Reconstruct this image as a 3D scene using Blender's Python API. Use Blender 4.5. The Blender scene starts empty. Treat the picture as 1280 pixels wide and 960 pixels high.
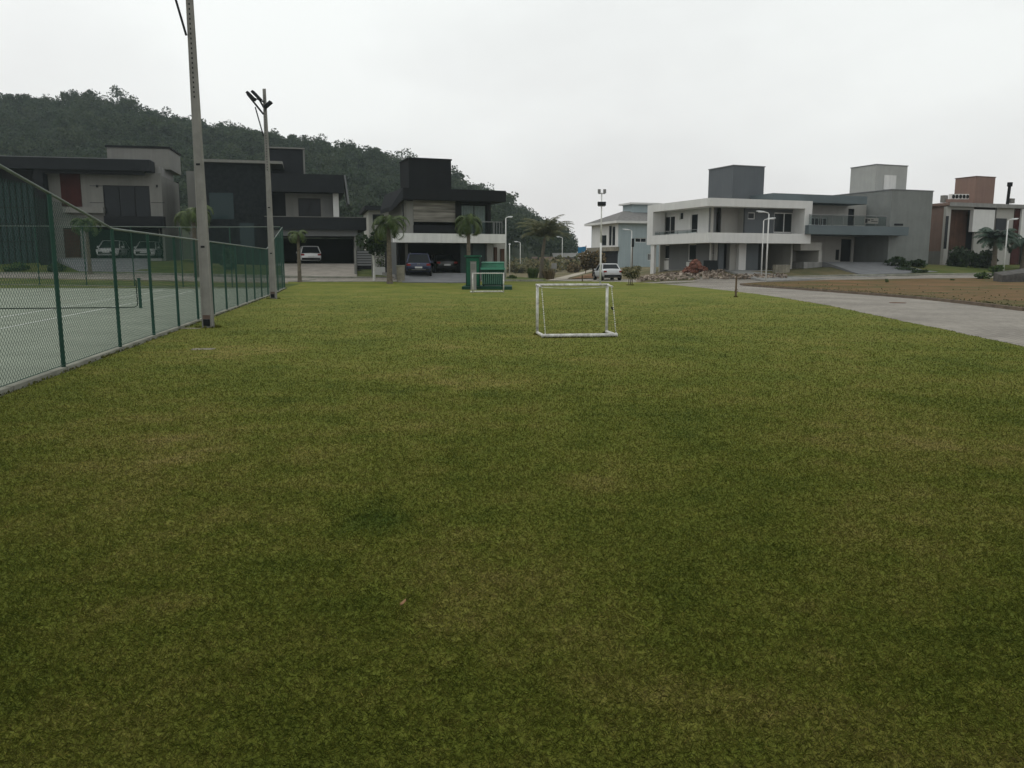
import bpy, bmesh, math, random
import numpy as np
from mathutils import Vector, Matrix
random.seed(7)
sc = bpy.context.scene
col = sc.collection
# ------------------------------------------------------------------ camera model
F, CX, CY, YH, CAMH = 1000.0, 640.0, 480.0, 327.0, 1.7
PITCH = math.atan((CY - YH) / F)
cp, sp = math.cos(PITCH), math.sin(PITCH)
cam = bpy.data.cameras.new('camera')
camo = bpy.data.objects.new('camera', cam); col.objects.link(camo)
camo.location = (0, 0, CAMH); camo.rotation_euler = (math.pi/2 - PITCH, 0, 0)
cam.sensor_width = 36; cam.lens = 36 * F / 1280; cam.clip_end = 3000; cam.clip_start = 0.05
sc.camera = camo
def ray(px, py):
    a = (px - CX) / F; b = -(py - CY) / F
    return Vector((a, cp + b*sp, -sp + b*cp))
def at(px, py, Y):
    d = ray(px, py); t = Y / d.y
    return Vector((d.x*t, Y, CAMH + d.z*t))
# ------------------------------------------------------------------ terrain
XS = [-90, -40, -28, -20, -10, -3, 4, 10, 16, 24, 34, 46, 90]
YS = [0, 42, 50, 57, 62, 66, 70, 76, 82, 100, 150]
TT = [
 [0,0,.22,.45,.85,1.75,1.95,2,2,2,2],
 [0,0,.22,.45,.85,1.75,1.95,2,2,2,2],
 [0,0,.18,.40,.80,1.65,1.80,1.8,1.8,1.8,1.8],
 [0,0,.10,.30,.55,1.2,1.5,1.55,1.55,1.5,1.5],
 [0,0,.10,.28,.55,.55,.6,.6,.6,.6,.6],
 [0,0,.05,.18,.35,.35,.3,.25,.2,.1,0],
 [0,0,0,0,0,0,0,0,0,0,0],
 [0,0,0,0,0,0,.05,.1,.15,.3,.3],
 [0,0,0,0,0,.15,.9,1.0,1.0,1,1],
 [0,0,0,0,.03,.2,.9,1.05,1.05,1,1],
 [0,0,0,0,.08,.2,.45,1.6,1.65,1.6,1.6],
 [0,0,0,0,.1,.25,.45,.95,1.35,1.4,1.4],
 [0,0,0,0,.1,.25,.45,.95,1.35,1.4,1.4]]
def _seg(L, v):
    if v <= L[0]: return 0, 0.0
    for i in range(len(L)-1):
        if v <= L[i+1]: return i, (v-L[i])/(L[i+1]-L[i])
    return len(L)-2, 1.0
def H(x, y):
    i, s = _seg(XS, x); j, t = _seg(YS, y)
    return ((TT[i][j]*(1-t)+TT[i][j+1]*t)*(1-s) + (TT[i+1][j]*(1-t)+TT[i+1][j+1]*t)*s)
def gp(px, py, z=None):
    d = ray(px, py)
    if z is not None:
        t = (z-CAMH)/d.z; return Vector((d.x*t, d.y*t, z))
    t = 3.0
    while t < 400:                      # march to the terrain
        p = Vector((d.x*t, d.y*t, CAMH+d.z*t))
        if p.z <= H(p.x, p.y): break
        t += .05
    return Vector((p.x, p.y, H(p.x, p.y)))
def hz(px, Y):                         # ground point under a pixel column at distance Y
    x = at(px, 345, Y).x
    return Vector((x, Y, H(x, Y)))
# ------------------------------------------------------------------ materials
MATS = {}
def nodes(m):
    m.use_nodes = True; nt = m.node_tree; return nt, nt.nodes, nt.links
def mat(name, c, rough=.8, var=.12, scale=1.5, bump=0.0, bscale=40, metal=0.0, spec=.16, streak=0.0, c2=None):
    if name in MATS: return MATS[name]
    m = bpy.data.materials.new(name); nt, N, L = nodes(m)
    b = N['Principled BSDF']; b.inputs['Roughness'].default_value = rough
    b.inputs['Metallic'].default_value = metal; b.inputs['Specular IOR Level'].default_value = spec
    tc = N.new('ShaderNodeTexCoord')
    n1 = N.new('ShaderNodeTexNoise'); n1.inputs['Scale'].default_value = scale; n1.inputs['Detail'].default_value = 6; n1.inputs['Roughness'].default_value = .65
    L.new(tc.outputs['Object'], n1.inputs['Vector'])
    r = N.new('ShaderNodeValToRGB')
    lo = [max(0, v*(1-var*1.6)) for v in c]; hi = [v*(1+var*1.2) for v in (c2 or c)]
    r.color_ramp.elements[0].position = .3; r.color_ramp.elements[1].position = .72
    r.color_ramp.elements[0].color = (*lo, 1); r.color_ramp.elements[1].color = (*hi, 1)
    L.new(n1.outputs['Fac'], r.inputs['Fac'])
    out = r.outputs['Color']
    if streak:
        mp = N.new('ShaderNodeMapping'); mp.inputs['Scale'].default_value = (3.0, 3.0, .18)
        n3 = N.new('ShaderNodeTexNoise'); n3.inputs['Scale'].default_value = 1.2; n3.inputs['Detail'].default_value = 5
        L.new(tc.outputs['Object'], mp.inputs['Vector']); L.new(mp.outputs['Vector'], n3.inputs['Vector'])
        rr = N.new('ShaderNodeValToRGB'); rr.color_ramp.elements[0].position = .35; rr.color_ramp.elements[1].position = .65
        rr.color_ramp.elements[0].color = (1-streak,)*3+(1,); rr.color_ramp.elements[1].color = (1, 1, 1, 1)
        L.new(n3.outputs['Fac'], rr.inputs['Fac'])
        mx = N.new('ShaderNodeMixRGB'); mx.blend_type = 'MULTIPLY'; mx.inputs[0].default_value = 1
        L.new(out, mx.inputs[1]); L.new(rr.outputs['Color'], mx.inputs[2]); out = mx.outputs[0]
    L.new(out, b.inputs['Base Color'])
    if bump:
        n2 = N.new('ShaderNodeTexNoise'); n2.inputs['Scale'].default_value = bscale; n2.inputs['Detail'].default_value = 4
        L.new(tc.outputs['Object'], n2.inputs['Vector'])
        bp = N.new('ShaderNodeBump'); bp.inputs['Strength'].default_value = bump; bp.inputs['Distance'].default_value = .02
        L.new(n2.outputs['Fac'], bp.inputs['Height']); L.new(bp.outputs['Normal'], b.inputs['Normal'])
    MATS[name] = m; return m
def leafmat(name, c1, c2, spread=.5, rough=.6, trans=.25):
    m = bpy.data.materials.new(name); nt, N, L = nodes(m)
    b = N['Principled BSDF']; b.inputs['Roughness'].default_value = rough; b.inputs['Specular IOR Level'].default_value = .25
    g = N.new('ShaderNodeNewGeometry'); tc = N.new('ShaderNodeTexCoord')
    n = N.new('ShaderNodeTexNoise'); n.inputs['Scale'].default_value = .35; n.inputs['Detail'].default_value = 3
    L.new(tc.outputs['Object'], n.inputs['Vector'])
    ad = N.new('ShaderNodeMath'); ad.operation = 'MULTIPLY_ADD'; ad.inputs[1].default_value = spread; 
    L.new(g.outputs['Random Per Island'], ad.inputs[0])
    sb = N.new('ShaderNodeMath'); sb.operation = 'SUBTRACT'; sb.inputs[1].default_value = spread*.5
    L.new(n.outputs['Fac'], sb.inputs[0]); L.new(sb.outputs[0], ad.inputs[2])
    r = N.new('ShaderNodeValToRGB'); r.color_ramp.elements[0].position = .2; r.color_ramp.elements[1].position = .8
    r.color_ramp.elements[0].color = (*c1, 1); r.color_ramp.elements[1].color = (*c2, 1)
    L.new(ad.outputs[0], r.inputs['Fac']); L.new(r.outputs['Color'], b.inputs['Base Color'])
    if trans:
        t = N.new('ShaderNodeBsdfTranslucent'); mx = N.new('ShaderNodeMixShader'); mx.inputs[0].default_value = trans
        L.new(r.outputs['Color'], t.inputs['Color']); L.new(b.outputs[0], mx.inputs[1]); L.new(t.outputs[0], mx.inputs[2])
        L.new(mx.outputs[0], N['Material Output'].inputs['Surface'])
    MATS[name] = m; return m
def glassmat(name, c, clear=0.0):
    m = bpy.data.materials.new(name); nt, N, L = nodes(m)
    b = N['Principled BSDF']; b.inputs['Base Color'].default_value = (*c, 1); b.inputs['Roughness'].default_value = .06
    b.inputs['Specular IOR Level'].default_value = .14
    if clear:
        t = N.new('ShaderNodeBsdfTransparent'); t.inputs['Color'].default_value = (.85, .9, .9, 1)
        mx = N.new('ShaderNodeMixShader'); mx.inputs[0].default_value = clear
        L.new(b.outputs[0], mx.inputs[1]); L.new(t.outputs[0], mx.inputs[2]); L.new(mx.outputs[0], N['Material Output'].inputs['Surface'])
    MATS[name] = m; return m
# ------------------------------------------------------------------ mesh builders
def link(name, me, material=None, parent=None, smooth=False):
    o = bpy.data.objects.new(name, me); col.objects.link(o)
    if material: me.materials.append(material)
    if parent: o.parent = parent
    if smooth:
        me.polygons.foreach_set('use_smooth', [True]*len(me.polygons))
    return o
class MB:
    def __init__(s): s.v = []; s.f = []
    def add(s, vs, fs):
        n = len(s.v); s.v += [tuple(v) for v in vs]; s.f += [tuple(i+n for i in f) for f in fs]; return s
    def box(s, x0, x1, y0, y1, z0, z1):
        if x0 > x1: x0, x1 = x1, x0
        if y0 > y1: y0, y1 = y1, y0
        if z0 > z1: z0, z1 = z1, z0
        return s.add([(x0,y0,z0),(x1,y0,z0),(x1,y1,z0),(x0,y1,z0),(x0,y0,z1),(x1,y0,z1),(x1,y1,z1),(x0,y1,z1)],
              [(0,3,2,1),(4,5,6,7),(0,1,5,4),(1,2,6,5),(2,3,7,6),(3,0,4,7)])
    def frus(s, a, b):                 # a, b: four points each, lower and upper
        return s.add(list(a)+list(b), [(0,3,2,1),(4,5,6,7),(0,1,5,4),(1,2,6,5),(2,3,7,6),(3,0,4,7)])
    def tube(s, p0, p1, r0, r1=None, n=8, cap=True):
        r1 = r0 if r1 is None else r1
        p0, p1 = Vector(p0), Vector(p1); d = (p1-p0).normalized()
        a = d.orthogonal().normalized(); b = d.cross(a)
        vs = []
        for p, r in ((p0, r0), (p1, r1)):
            for k in range(n):
                t = 2*math.pi*k/n; vs.append(p + a*(r*math.cos(t)) + b*(r*math.sin(t)))
        fs = [(k, (k+1) % n, n+(k+1) % n, n+k) for k in range(n)]
        if cap: fs += [tuple(range(n-1, -1, -1)), tuple(range(n, 2*n))]
        return s.add(vs, fs)
    def path(s, pts, r, n=8):
        pts = [Vector(p) for p in pts]; rs = r if isinstance(r, (list, tuple)) else [r]*len(pts)
        vs = []; a = None
        for i, p in enumerate(pts):
            d = (pts[min(i+1, len(pts)-1)] - pts[max(i-1, 0)]).normalized()
            if a is None: a = d.orthogonal().normalized()
            a = (a - d*a.dot(d)).normalized(); b = d.cross(a)
            for k in range(n):
                t = 2*math.pi*k/n; vs.append(p + a*(rs[i]*math.cos(t)) + b*(rs[i]*math.sin(t)))
        fs = []
        for i in range(len(pts)-1):
            for k in range(n): fs.append((i*n+k, i*n+(k+1) % n, (i+1)*n+(k+1) % n, (i+1)*n+k))
        fs += [tuple(range(n-1, -1, -1)), tuple((len(pts)-1)*n+k for k in range(n))]
        return s.add(vs, fs)
    def prism(s, poly, z0, z1):
        n = len(poly); z0s = z0 if isinstance(z0, (list, tuple)) else [z0]*n; z1s = z1 if isinstance(z1, (list, tuple)) else [z1]*n
        vs = [(p[0], p[1], z) for p, z in zip(poly, z0s)] + [(p[0], p[1], z) for p, z in zip(poly, z1s)]
        return s.add(vs, [tuple(range(n-1, -1, -1)), tuple(range(n, 2*n))] + [(k, (k+1) % n, n+(k+1) % n, n+k) for k in range(n)])
    def build(s, name, material, parent=None, smooth=False, bevel=0, loc=None, rz=0):
        me = bpy.data.meshes.new(name); me.from_pydata(s.v, [], s.f); me.update()
        o = link(name, me, material, parent, smooth)
        if loc is not None: o.location = loc
        if rz: o.rotation_euler.z = rz
        if bevel:
            md = o.modifiers.new('bevel', 'BEVEL'); md.width = bevel; md.segments = 2; md.limit_method = 'ANGLE'
        return o
def npmesh(name, V, k, material, parent=None, smooth=False):
    """V: (n*k,3) array, faces of k consecutive vertices"""
    n = len(V)//k; me = bpy.data.meshes.new(name)
    me.vertices.add(len(V)); me.vertices.foreach_set('co', np.ascontiguousarray(V, dtype=np.float32).ravel())
    me.loops.add(len(V)); me.loops.foreach_set('vertex_index', np.arange(len(V), dtype=np.int32))
    me.polygons.add(n); me.polygons.foreach_set('loop_start', np.arange(0, len(V), k, dtype=np.int32))
    me.update(calc_edges=True); me.validate()
    return link(name, me, material, parent, smooth)
def tag(o, label=None, cat=None, group=None, kind=None):
    if label: o['label'] = label
    if cat: o['category'] = cat
    if group: o['group'] = group
    if kind: o['kind'] = kind
    return o
def thing(name, label, cat, loc=(0,0,0), rz=0, group=None):
    o = bpy.data.objects.new(name, None); col.objects.link(o); o.location = loc; o.rotation_euler.z = rz
    o.empty_display_size = .3
    return tag(o, label, cat, group)
def dup(root, loc, rz, label):
    r = root.copy(); col.objects.link(r); r.location = loc; r.rotation_euler.z = rz; r['label'] = label
    for ch in list(root.children):
        c = ch.copy(); col.objects.link(c); c.parent = r
        for g in list(ch.children):
            d = g.copy(); col.objects.link(d); d.parent = c
    return r
def drape(name, pts, off, material, step=3.0, kind='structure', skirt=0):
    bm = bmesh.new(); vs = [bm.verts.new((p[0], p[1], 0)) for p in pts]; bm.faces.new(vs)
    xs = [p[0] for p in pts]; ys = [p[1] for p in pts]
    def cut(co, no):
        bmesh.ops.bisect_plane(bm, geom=bm.verts[:]+bm.edges[:]+bm.faces[:], plane_co=co, plane_no=no)
    for x in XS:
        if min(xs) < x < max(xs): cut((x, 0, 0), (1, 0, 0))
    for y in YS:
        if min(ys) < y < max(ys): cut((0, y, 0), (0, 1, 0))
    k = math.floor(min(ys)/step)*step
    while k < max(ys):
        if k > min(ys): cut((0, k, 0), (0, 1, 0))
        k += step
    k = math.floor(min(xs)/step)*step
    while k < max(xs):
        if k > min(xs): cut((k, 0, 0), (1, 0, 0))
        k += step
    bmesh.ops.triangulate(bm, faces=bm.faces[:])
    for v in bm.verts: v.co.z = H(v.co.x, v.co.y) + off
    if skirt:
        r = bmesh.ops.extrude_edge_only(bm, edges=[e for e in bm.edges if e.is_boundary])
        for v in [g for g in r['geom'] if isinstance(g, bmesh.types.BMVert)]: v.co.z -= skirt
    bmesh.ops.recalc_face_normals(bm, faces=bm.faces[:])
    me = bpy.data.meshes.new(name); bm.to_mesh(me); bm.free()
    o = link(name, me, material)
    if kind: o['kind'] = kind
    return o
# ------------------------------------------------------------------ foliage
def leaf_quads(P, size, rng, flat=0.0, aspect=1.0):
    """random quads (4 verts) at points P"""
    n = len(P); a = rng.normal(size=(n, 3)); a[:, 2] *= (1-flat); a /= np.linalg.norm(a, axis=1)[:, None]
    b = rng.normal(size=(n, 3)); b -= a*np.sum(a*b, 1)[:, None]; b /= np.linalg.norm(b, axis=1)[:, None]
    s = (size*rng.uniform(.6, 1.4, n))[:, None]
    a = a*s*.5; b = b*s*.5*aspect
    return np.stack([P-a, P+b*.8-a*.1, P+a, P-b], 1).reshape(-1, 3)
def blob_points(n, rng, c, r, lobes=6, shell=.55):
    """points in an uneven crown: several lobes about an ellipsoid"""
    c = np.array(c); r = np.array(r)
    L = rng.normal(size=(lobes, 3)); L /= np.linalg.norm(L, axis=1)[:, None]; L *= rng.uniform(.35, .75, lobes)[:, None]
    lr = rng.uniform(.35, .6, lobes)
    i = rng.integers(0, lobes, n); d = rng.normal(size=(n, 3)); d /= np.linalg.norm(d, axis=1)[:, None]
    q = L[i] + d*(lr[i]*rng.uniform(shell, 1.05, n))[:, None]
    return c + q*r
def palm(name, label, base, hgt, crown_r, rng, leaf, n_fronds=20, droop=1.0, trunk_r=.13, up=1.0, group=None, leaflets=34, wid=.05, lean=(0,0), em=(10,80), ll_=.34):
    t = thing(name, label, 'palm tree', base, 0, group)
    mb = MB(); k = 12
    pts = [(lean[0]*(i/k)**2, lean[1]*(i/k)**2, -0.05 + (hgt+.05)*i/k) for i in range(k+1)]
    rs = [trunk_r*(1.25-.45*(i/k)) * (1+.07*(i % 2)) for i in range(k+1)]; rs[0] *= 1.25
    mb.path(pts, rs, 10).build('trunk', MATS['palm_trunk'], t)
    top = np.array([lean[0], lean[1], hgt]); V = []
    for j in range(n_fronds):
        az = 2*math.pi*(j*0.381966) + rng.uniform(-.25, .25); e0 = math.radians(rng.uniform(*em)*up)
        L = crown_r*rng.uniform(.85, 1.2); m = 14
        p = top.copy(); e = e0; P = [p.copy()]
        for i in range(m):
            e -= droop*(.10+.16*i/m)*rng.uniform(.8, 1.2)
            p = p + np.array([math.cos(az)*math.cos(e), math.sin(az)*math.cos(e), math.sin(e)])*L/m; P.append(p.copy())
        P = np.array(P); side = np.array([-math.sin(az), math.cos(az), 0])
        for i in range(m):                                  # rachis
            w = side*.02*(1-.7*i/m); V += [P[i]-w, P[i]+w, P[i+1]+w, P[i+1]-w]
        for q in range(leaflets):
            s = .12+.88*q/leaflets; x = s*m; i = min(int(x), m-1); o = P[i]+(P[i+1]-P[i])*(x-i)
            d = (P[i+1]-P[i]); d /= np.linalg.norm(d)
            ll = crown_r*ll_*math.sin(math.pi*(.15+.8*s))*rng.uniform(.8, 1.2)
            for sg in (-1, 1):
                v = d*.55+side*sg*.75+np.array([0, 0, -.25-.45*rng.random()]); v /= np.linalg.norm(v)
                tip = o+v*ll; w = d*wid*.5
                V += [o-w, o+w, o+v*ll*.6+w*.8, tip]
    npmesh('crown', np.array(V), 4, leaf, t)
    return t
def bush(name, label, base, r, rng, leaf, n=600, size=.18, cat='bush', group=None, aspect=1.0):
    P = blob_points(n, rng, (0, 0, r[2]*.75), r, 7); P = P[P[:, 2] > .02]
    o = npmesh(name, leaf_quads(P, size, rng, aspect=aspect), 4, leaf); o.location = base
    return tag(o, label, cat, group)
def tree(name, label, base, hgt, r, rng, leaf, bark, n=900, size=.25, cat='tree', trunk_r=.1, group=None, limbs=5):
    t = thing(name, label, cat, base, 0, group); mb = MB(); cz = hgt-r[2]
    mb.path([(0,0,-.05), (.03,.02,hgt*.25), (-.03,0,hgt*.5), (0,0,cz)], [trunk_r*1.3, trunk_r, trunk_r*.85, trunk_r*.6], 8)
    for i in range(limbs):
        a = 2*math.pi*i/limbs+rng.uniform(-.3, .3); q = rng.uniform(.45, .8)
        mb.path([(0,0,cz*rng.uniform(.65, .95)), (math.cos(a)*r[0]*q*.5, math.sin(a)*r[1]*q*.5, cz+r[2]*.1), (math.cos(a)*r[0]*q, math.sin(a)*r[1]*q, cz+r[2]*.5)], [trunk_r*.5, trunk_r*.35, trunk_r*.12], 5)
    mb.build('trunk', bark, t)
    npmesh('crown', leaf_quads(blob_points(n, rng, (0, 0, cz), r, 9), size, rng), 4, leaf, t)
    return t
def brush_grass(name, label, base, n, h, spread, rng, leaf, cat='grass clump', w=.03):
    """clump of upright arching blades"""
    V = []
    for i in range(n):
        a = rng.uniform(0, 2*math.pi); q = spread*math.sqrt(rng.random())*.5; o = np.array([math.cos(a)*q, math.sin(a)*q, 0])
        b = a+rng.uniform(-.6, .6); d = np.array([math.cos(b), math.sin(b), 0]); hh = h*rng.uniform(.6, 1.1)
        s = np.array([-math.sin(b), math.cos(b), 0])*w*.5
        m = o+d*spread*.15+np.array([0, 0, hh*.7]); e = o+d*spread*.4*rng.uniform(.5, 1.2)+np.array([0, 0, hh])
        V += [o-s, o+s, m+s, m-s, m-s, m+s, e+s*.2, e-s*.2]
    o = npmesh(name, np.array(V), 4, leaf); o.location = base
    return tag(o, label, cat)
# ------------------------------------------------------------------ palette
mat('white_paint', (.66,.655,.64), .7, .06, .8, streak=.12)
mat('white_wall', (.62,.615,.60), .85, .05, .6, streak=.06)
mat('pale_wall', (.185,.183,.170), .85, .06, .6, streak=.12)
mat('beige_wall', (.37,.36,.335), .85, .05, .6, streak=.06)
mat('mid_grey', (.17,.175,.18), .85, .05, .6, streak=.06)
mat('blue_grey', (.11,.12,.13), .85, .05, .6, streak=.06)
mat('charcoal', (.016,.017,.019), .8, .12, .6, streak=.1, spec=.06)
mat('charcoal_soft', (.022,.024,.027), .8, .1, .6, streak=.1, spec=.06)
mat('black_metal', (.012,.012,.013), .5, .1, 2, spec=.06)
mat('concrete_slab', (.26,.255,.245), .9, .1, 1.2, .3, 30, streak=.2)
mat('concrete_pole', (.255,.248,.228), .92, .16, 1.6, .5, 45, streak=.25)
mat('old_concrete', (.25,.23,.185), .95, .2, 2.5, .5, 30, streak=.35)
mat('kerb_concrete', (.23,.23,.19), .95, .2, 2.0, .5, 30)
mat('red_panel', (.055,.016,.014), .7, .15, 1.5, streak=.2, spec=.06)
mat('brown_wall', (.22,.148,.122), .9, .07, .8, streak=.1)
mat('wood_red', (.085,.042,.028), .7, .2, 1.0, streak=.3)
mat('grey_stucco', (.19,.20,.192), .95, .08, .8, .3, 30, streak=.07)
mat('grey_stucco_light', (.36,.365,.35), .95, .05, .8, streak=.06)
mat('teal_grey', (.115,.14,.15), .85, .06, .6)
mat('teal_dark', (.035,.05,.05), .6, .15, .6, spec=.06)
mat('blue_wall', (.33,.39,.41), .9, .05, .4, streak=.08)
mat('roof_tile', (.16,.155,.15), .9, .18, 3, .4, 12)
mat('stone_dark', (.015,.018,.020), .75, .3, 3.0, .7, 6, spec=.06)
mat('fence_green', (.015,.052,.037), .5, .15, 3)
mat('fence_rail', (.10,.125,.105), .45, .15, 3)
mat('bin_green', (.012,.10,.055), .5, .2, 2, streak=.2)
mat('bin_dark', (.01,.05,.03), .6, .2, 2, streak=.2)
mat('goal_white', (.50,.485,.455), .6, .3, 9, .3, 60, c2=(.60,.59,.56))
mat('pole_white', (.62,.62,.60), .5, .08, 3)
mat('lamp_head_grey', (.55,.56,.56), .4, .08, 3)
mat('galvanised', (.20,.20,.20), .5, .12, 3, metal=.2)
mat('rust', (.11,.055,.035), .9, .3, 4)
mat('car_white', (.62,.62,.62), .25, .02, 1, spec=.6)
mat('car_silver', (.50,.51,.52), .3, .02, 1, metal=.15, spec=.6)
mat('car_navy', (.011,.018,.058), .25, .03, 1, spec=.6)
mat('car_black', (.008,.008,.009), .25, .03, 1, spec=.6)
mat('tyre', (.012,.012,.012), .9, .1, 5, spec=.06)
mat('rim', (.25,.25,.26), .35, .1, 5, metal=.6)
mat('plastic_black', (.015,.015,.016), .6, .1, 5, spec=.06)
mat('plate', (.5,.5,.5), .5, .05, 5)
mat('tail_red', (.20,.012,.01), .3, .1, 5)
mat('headlight', (.5,.5,.5), .15, .05, 5)
mat('palm_trunk', (.13,.11,.085), .95, .25, 6, .8, 12)
mat('bark', (.07,.055,.042), .95, .25, 6, .8, 12)
mat('bark_white', (.5,.5,.47), .9, .15, 6)
mat('banner_blue', (.03,.17,.32), .6, .1, 2)
mat('brick_red', (.17,.075,.055), .95, .25, 3, .6, 15)
mat('wood_stake', (.12,.085,.055), .95, .2, 6)
mat('curtain', (.62,.62,.60), .9, .12, 5)
mat('net_dark', (.02,.025,.02), .9, .1, 3)
mat('leaf_dry', (.35,.21,.12), .8, .2, 20)
mat('line_white', (.62,.64,.60), .85, .15, 4)
mat('court_surface', (.215,.24,.19), .9, .1, .7, .15, 60)
mat('dirt', (.17,.092,.042), .97, .28, .8, .9, 9)
mat('dirt_path', (.36,.32,.26), .97, .15, .7, .5, 9)
glassmat('glass', (.012,.015,.018)); glassmat('glass_teal', (.02,.035,.038)); glassmat('glass_clear', (.02,.025,.025), .82)
leafmat('leaf_hill', (.011,.024,.014), (.052,.076,.038), .5, .7, .45)
leafmat('leaf_hill_pale', (.016,.030,.015), (.066,.086,.042), .5, .7, .45)
leafmat('leaf_palm', (.030,.055,.012), (.12,.16,.040), .5, .5, .3)
leafmat('leaf_palm_dark', (.035,.046,.018), (.17,.165,.075), .6, .5, .25)
leafmat('leaf_palm_bluish', (.018,.040,.028), (.085,.13,.085), .5, .5, .2)
leafmat('leaf_dark', (.010,.022,.008), (.040,.070,.025), .6, .6, .2)
leafmat('leaf_shrub', (.02,.045,.012), (.09,.14,.035), .6, .6, .25)
leafmat('leaf_reddish', (.05,.042,.02), (.22,.16,.08), .7, .6, .2)
leafmat('leaf_scrub', (.05,.058,.024), (.24,.21,.11), .7, .8, .2)
rng = np.random.default_rng(11)
# ------------------------------------------------------------------ lawn colour, shared by the soil sheet and the blades
SPOTS = [(470,652,.30,.36,0),(432,856,.22,.22,0),(1180,447,.9,.9,0),(515,488,.7,.6,0),(990,640,1.0,.8,0),(870,530,1.2,1.0,0),(700,560,.9,.8,0),
         (585,715,.40,.9,1),(300,655,.9,.6,1),(1130,690,.7,1.2,1),(460,545,.9,1.3,1),(300,440,1.4,2.0,1),(1200,545,1.3,1.6,1),(230,560,1.0,1.2,1),(900,880,.4,.3,1),(560,470,1.5,2.2,1),(160,760,.5,.5,1),(760,610,.5,.6,1)]
def lawn_color(nt, dark=1.0, island=False):
    N, L = nt.nodes, nt.links
    tc = N.new('ShaderNodeTexCoord'); co = tc.outputs['Object']
    def noise(s, d=5, r=.6):
        n = N.new('ShaderNodeTexNoise'); n.inputs['Scale'].default_value = s; n.inputs['Detail'].default_value = d; n.inputs['Roughness'].default_value = r
        L.new(co, n.inputs['Vector']); return n.outputs['Fac']
    def math_(op, a, b):
        m = N.new('ShaderNodeMath'); m.operation = op
        for i, v in enumerate((a, b)):
            if isinstance(v, (int, float)): m.inputs[i].default_value = v
            else: L.new(v, m.inputs[i])
        return m.outputs[0]
    n1, n2, n3 = noise(.42, 6, .60), noise(1.9, 5, .62), noise(9, 4, .6)
    f = math_('ADD', math_('MULTIPLY', n1, .60), math_('ADD', math_('MULTIPLY', n2, .40), math_('MULTIPLY', n3, .18)))
    f = math_('SUBTRACT', f, .075)
    for px, py, rx, ry, k in SPOTS:
        p = gp(px, py)
        mp = N.new('ShaderNodeMapping'); mp.inputs['Location'].default_value = (-p.x/rx, -p.y/ry, 0); mp.inputs['Scale'].default_value = (1/rx, 1/ry, 0)
        L.new(co, mp.inputs['Vector'])
        ln = N.new('ShaderNodeVectorMath'); ln.operation = 'LENGTH'; L.new(mp.outputs[0], ln.inputs[0])
        mr = N.new('ShaderNodeMapRange'); mr.interpolation_type = 'SMOOTHSTEP'; mr.inputs['From Min'].default_value = .2; mr.inputs['From Max'].default_value = 1.15
        mr.inputs['To Min'].default_value = 1; mr.inputs['To Max'].default_value = 0
        L.new(ln.outputs['Value'], mr.inputs['Value'])
        amt = math_('MULTIPLY', mr.outputs[0], math_("MULTIPLY", n2, (.16 if k else (-.34 if (px, py) == (470,652) else -.15 if (px, py) in ((1180,447),(515,488)) else -.08))))
        f = math_('ADD', f, amt)
    r = N.new('ShaderNodeValToRGB'); e = r.color_ramp.elements
    e[0].position = .30; e[0].color = (.052*dark, .078*dark, .011*dark, 1)
    e[1].position = .80; e[1].color = (.255*dark, .205*dark, .080*dark, 1)
    m = e.new(.50); m.color = (.114*dark, .130*dark, .020*dark, 1)
    m = e.new(.63); m.color = (.158*dark, .150*dark, .034*dark, 1)
    if island:
        g = N.new('ShaderNodeNewGeometry'); rnd = g.outputs['Random Per Island']
        f = math_('ADD', f, math_('MULTIPLY', math_('SUBTRACT', rnd, .5), .24))
        L.new(f, r.inputs['Fac'])
        mx = N.new('ShaderNodeMixRGB'); mx.blend_type = 'MULTIPLY'; mx.inputs[0].default_value = 1
        wn = N.new('ShaderNodeTexWhiteNoise'); wn.noise_dimensions = '1D'; L.new(rnd, wn.inputs['W'])
        cr = N.new('ShaderNodeValToRGB'); cr.color_ramp.elements[0].color = (.38,.38,.38,1); cr.color_ramp.elements[1].color = (2.15,2.05,2.05,1); cr.color_ramp.elements[1].position = 1
        mm = cr.color_ramp.elements.new(.75); mm.color = (1.05,1.05,1.05,1)
        L.new(wn.outputs['Value'], cr.inputs['Fac']); L.new(r.outputs['Color'], mx.inputs[1]); L.new(cr.outputs['Color'], mx.inputs[2])
        return mx.outputs[0]
    L.new(f, r.inputs['Fac'])
    return r.outputs['Color']
m = bpy.data.materials.new('lawn_soil'); nt, N, L = nodes(m); b = N['Principled BSDF']; b.inputs['Roughness'].default_value = .95; b.inputs['Specular IOR Level'].default_value = .1
L.new(lawn_color(nt, 1.04), b.inputs['Base Color'])
nn = N.new('ShaderNodeTexNoise'); nn.inputs['Scale'].default_value = 55; nn.inputs['Detail'].default_value = 5
tc = N.new('ShaderNodeTexCoord'); L.new(tc.outputs['Object'], nn.inputs['Vector'])
bp = N.new('ShaderNodeBump'); bp.inputs['Strength'].default_value = .6; bp.inputs['Distance'].default_value = .02
L.new(nn.outputs['Fac'], bp.inputs['Height']); L.new(bp.outputs['Normal'], b.inputs['Normal']); MATS['lawn_soil'] = m
m = bpy.data.materials.new('grass_blade'); nt, N, L = nodes(m); b = N['Principled BSDF']; b.inputs['Roughness'].default_value = .7; b.inputs['Specular IOR Level'].default_value = .08
c = lawn_color(nt, .80, True); L.new(c, b.inputs['Base Color'])  # blade colour darker than the soil: foreground darkening put into the colour
t = N.new('ShaderNodeBsdfTranslucent'); mx = N.new('ShaderNodeMixShader'); mx.inputs[0].default_value = .3
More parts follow.
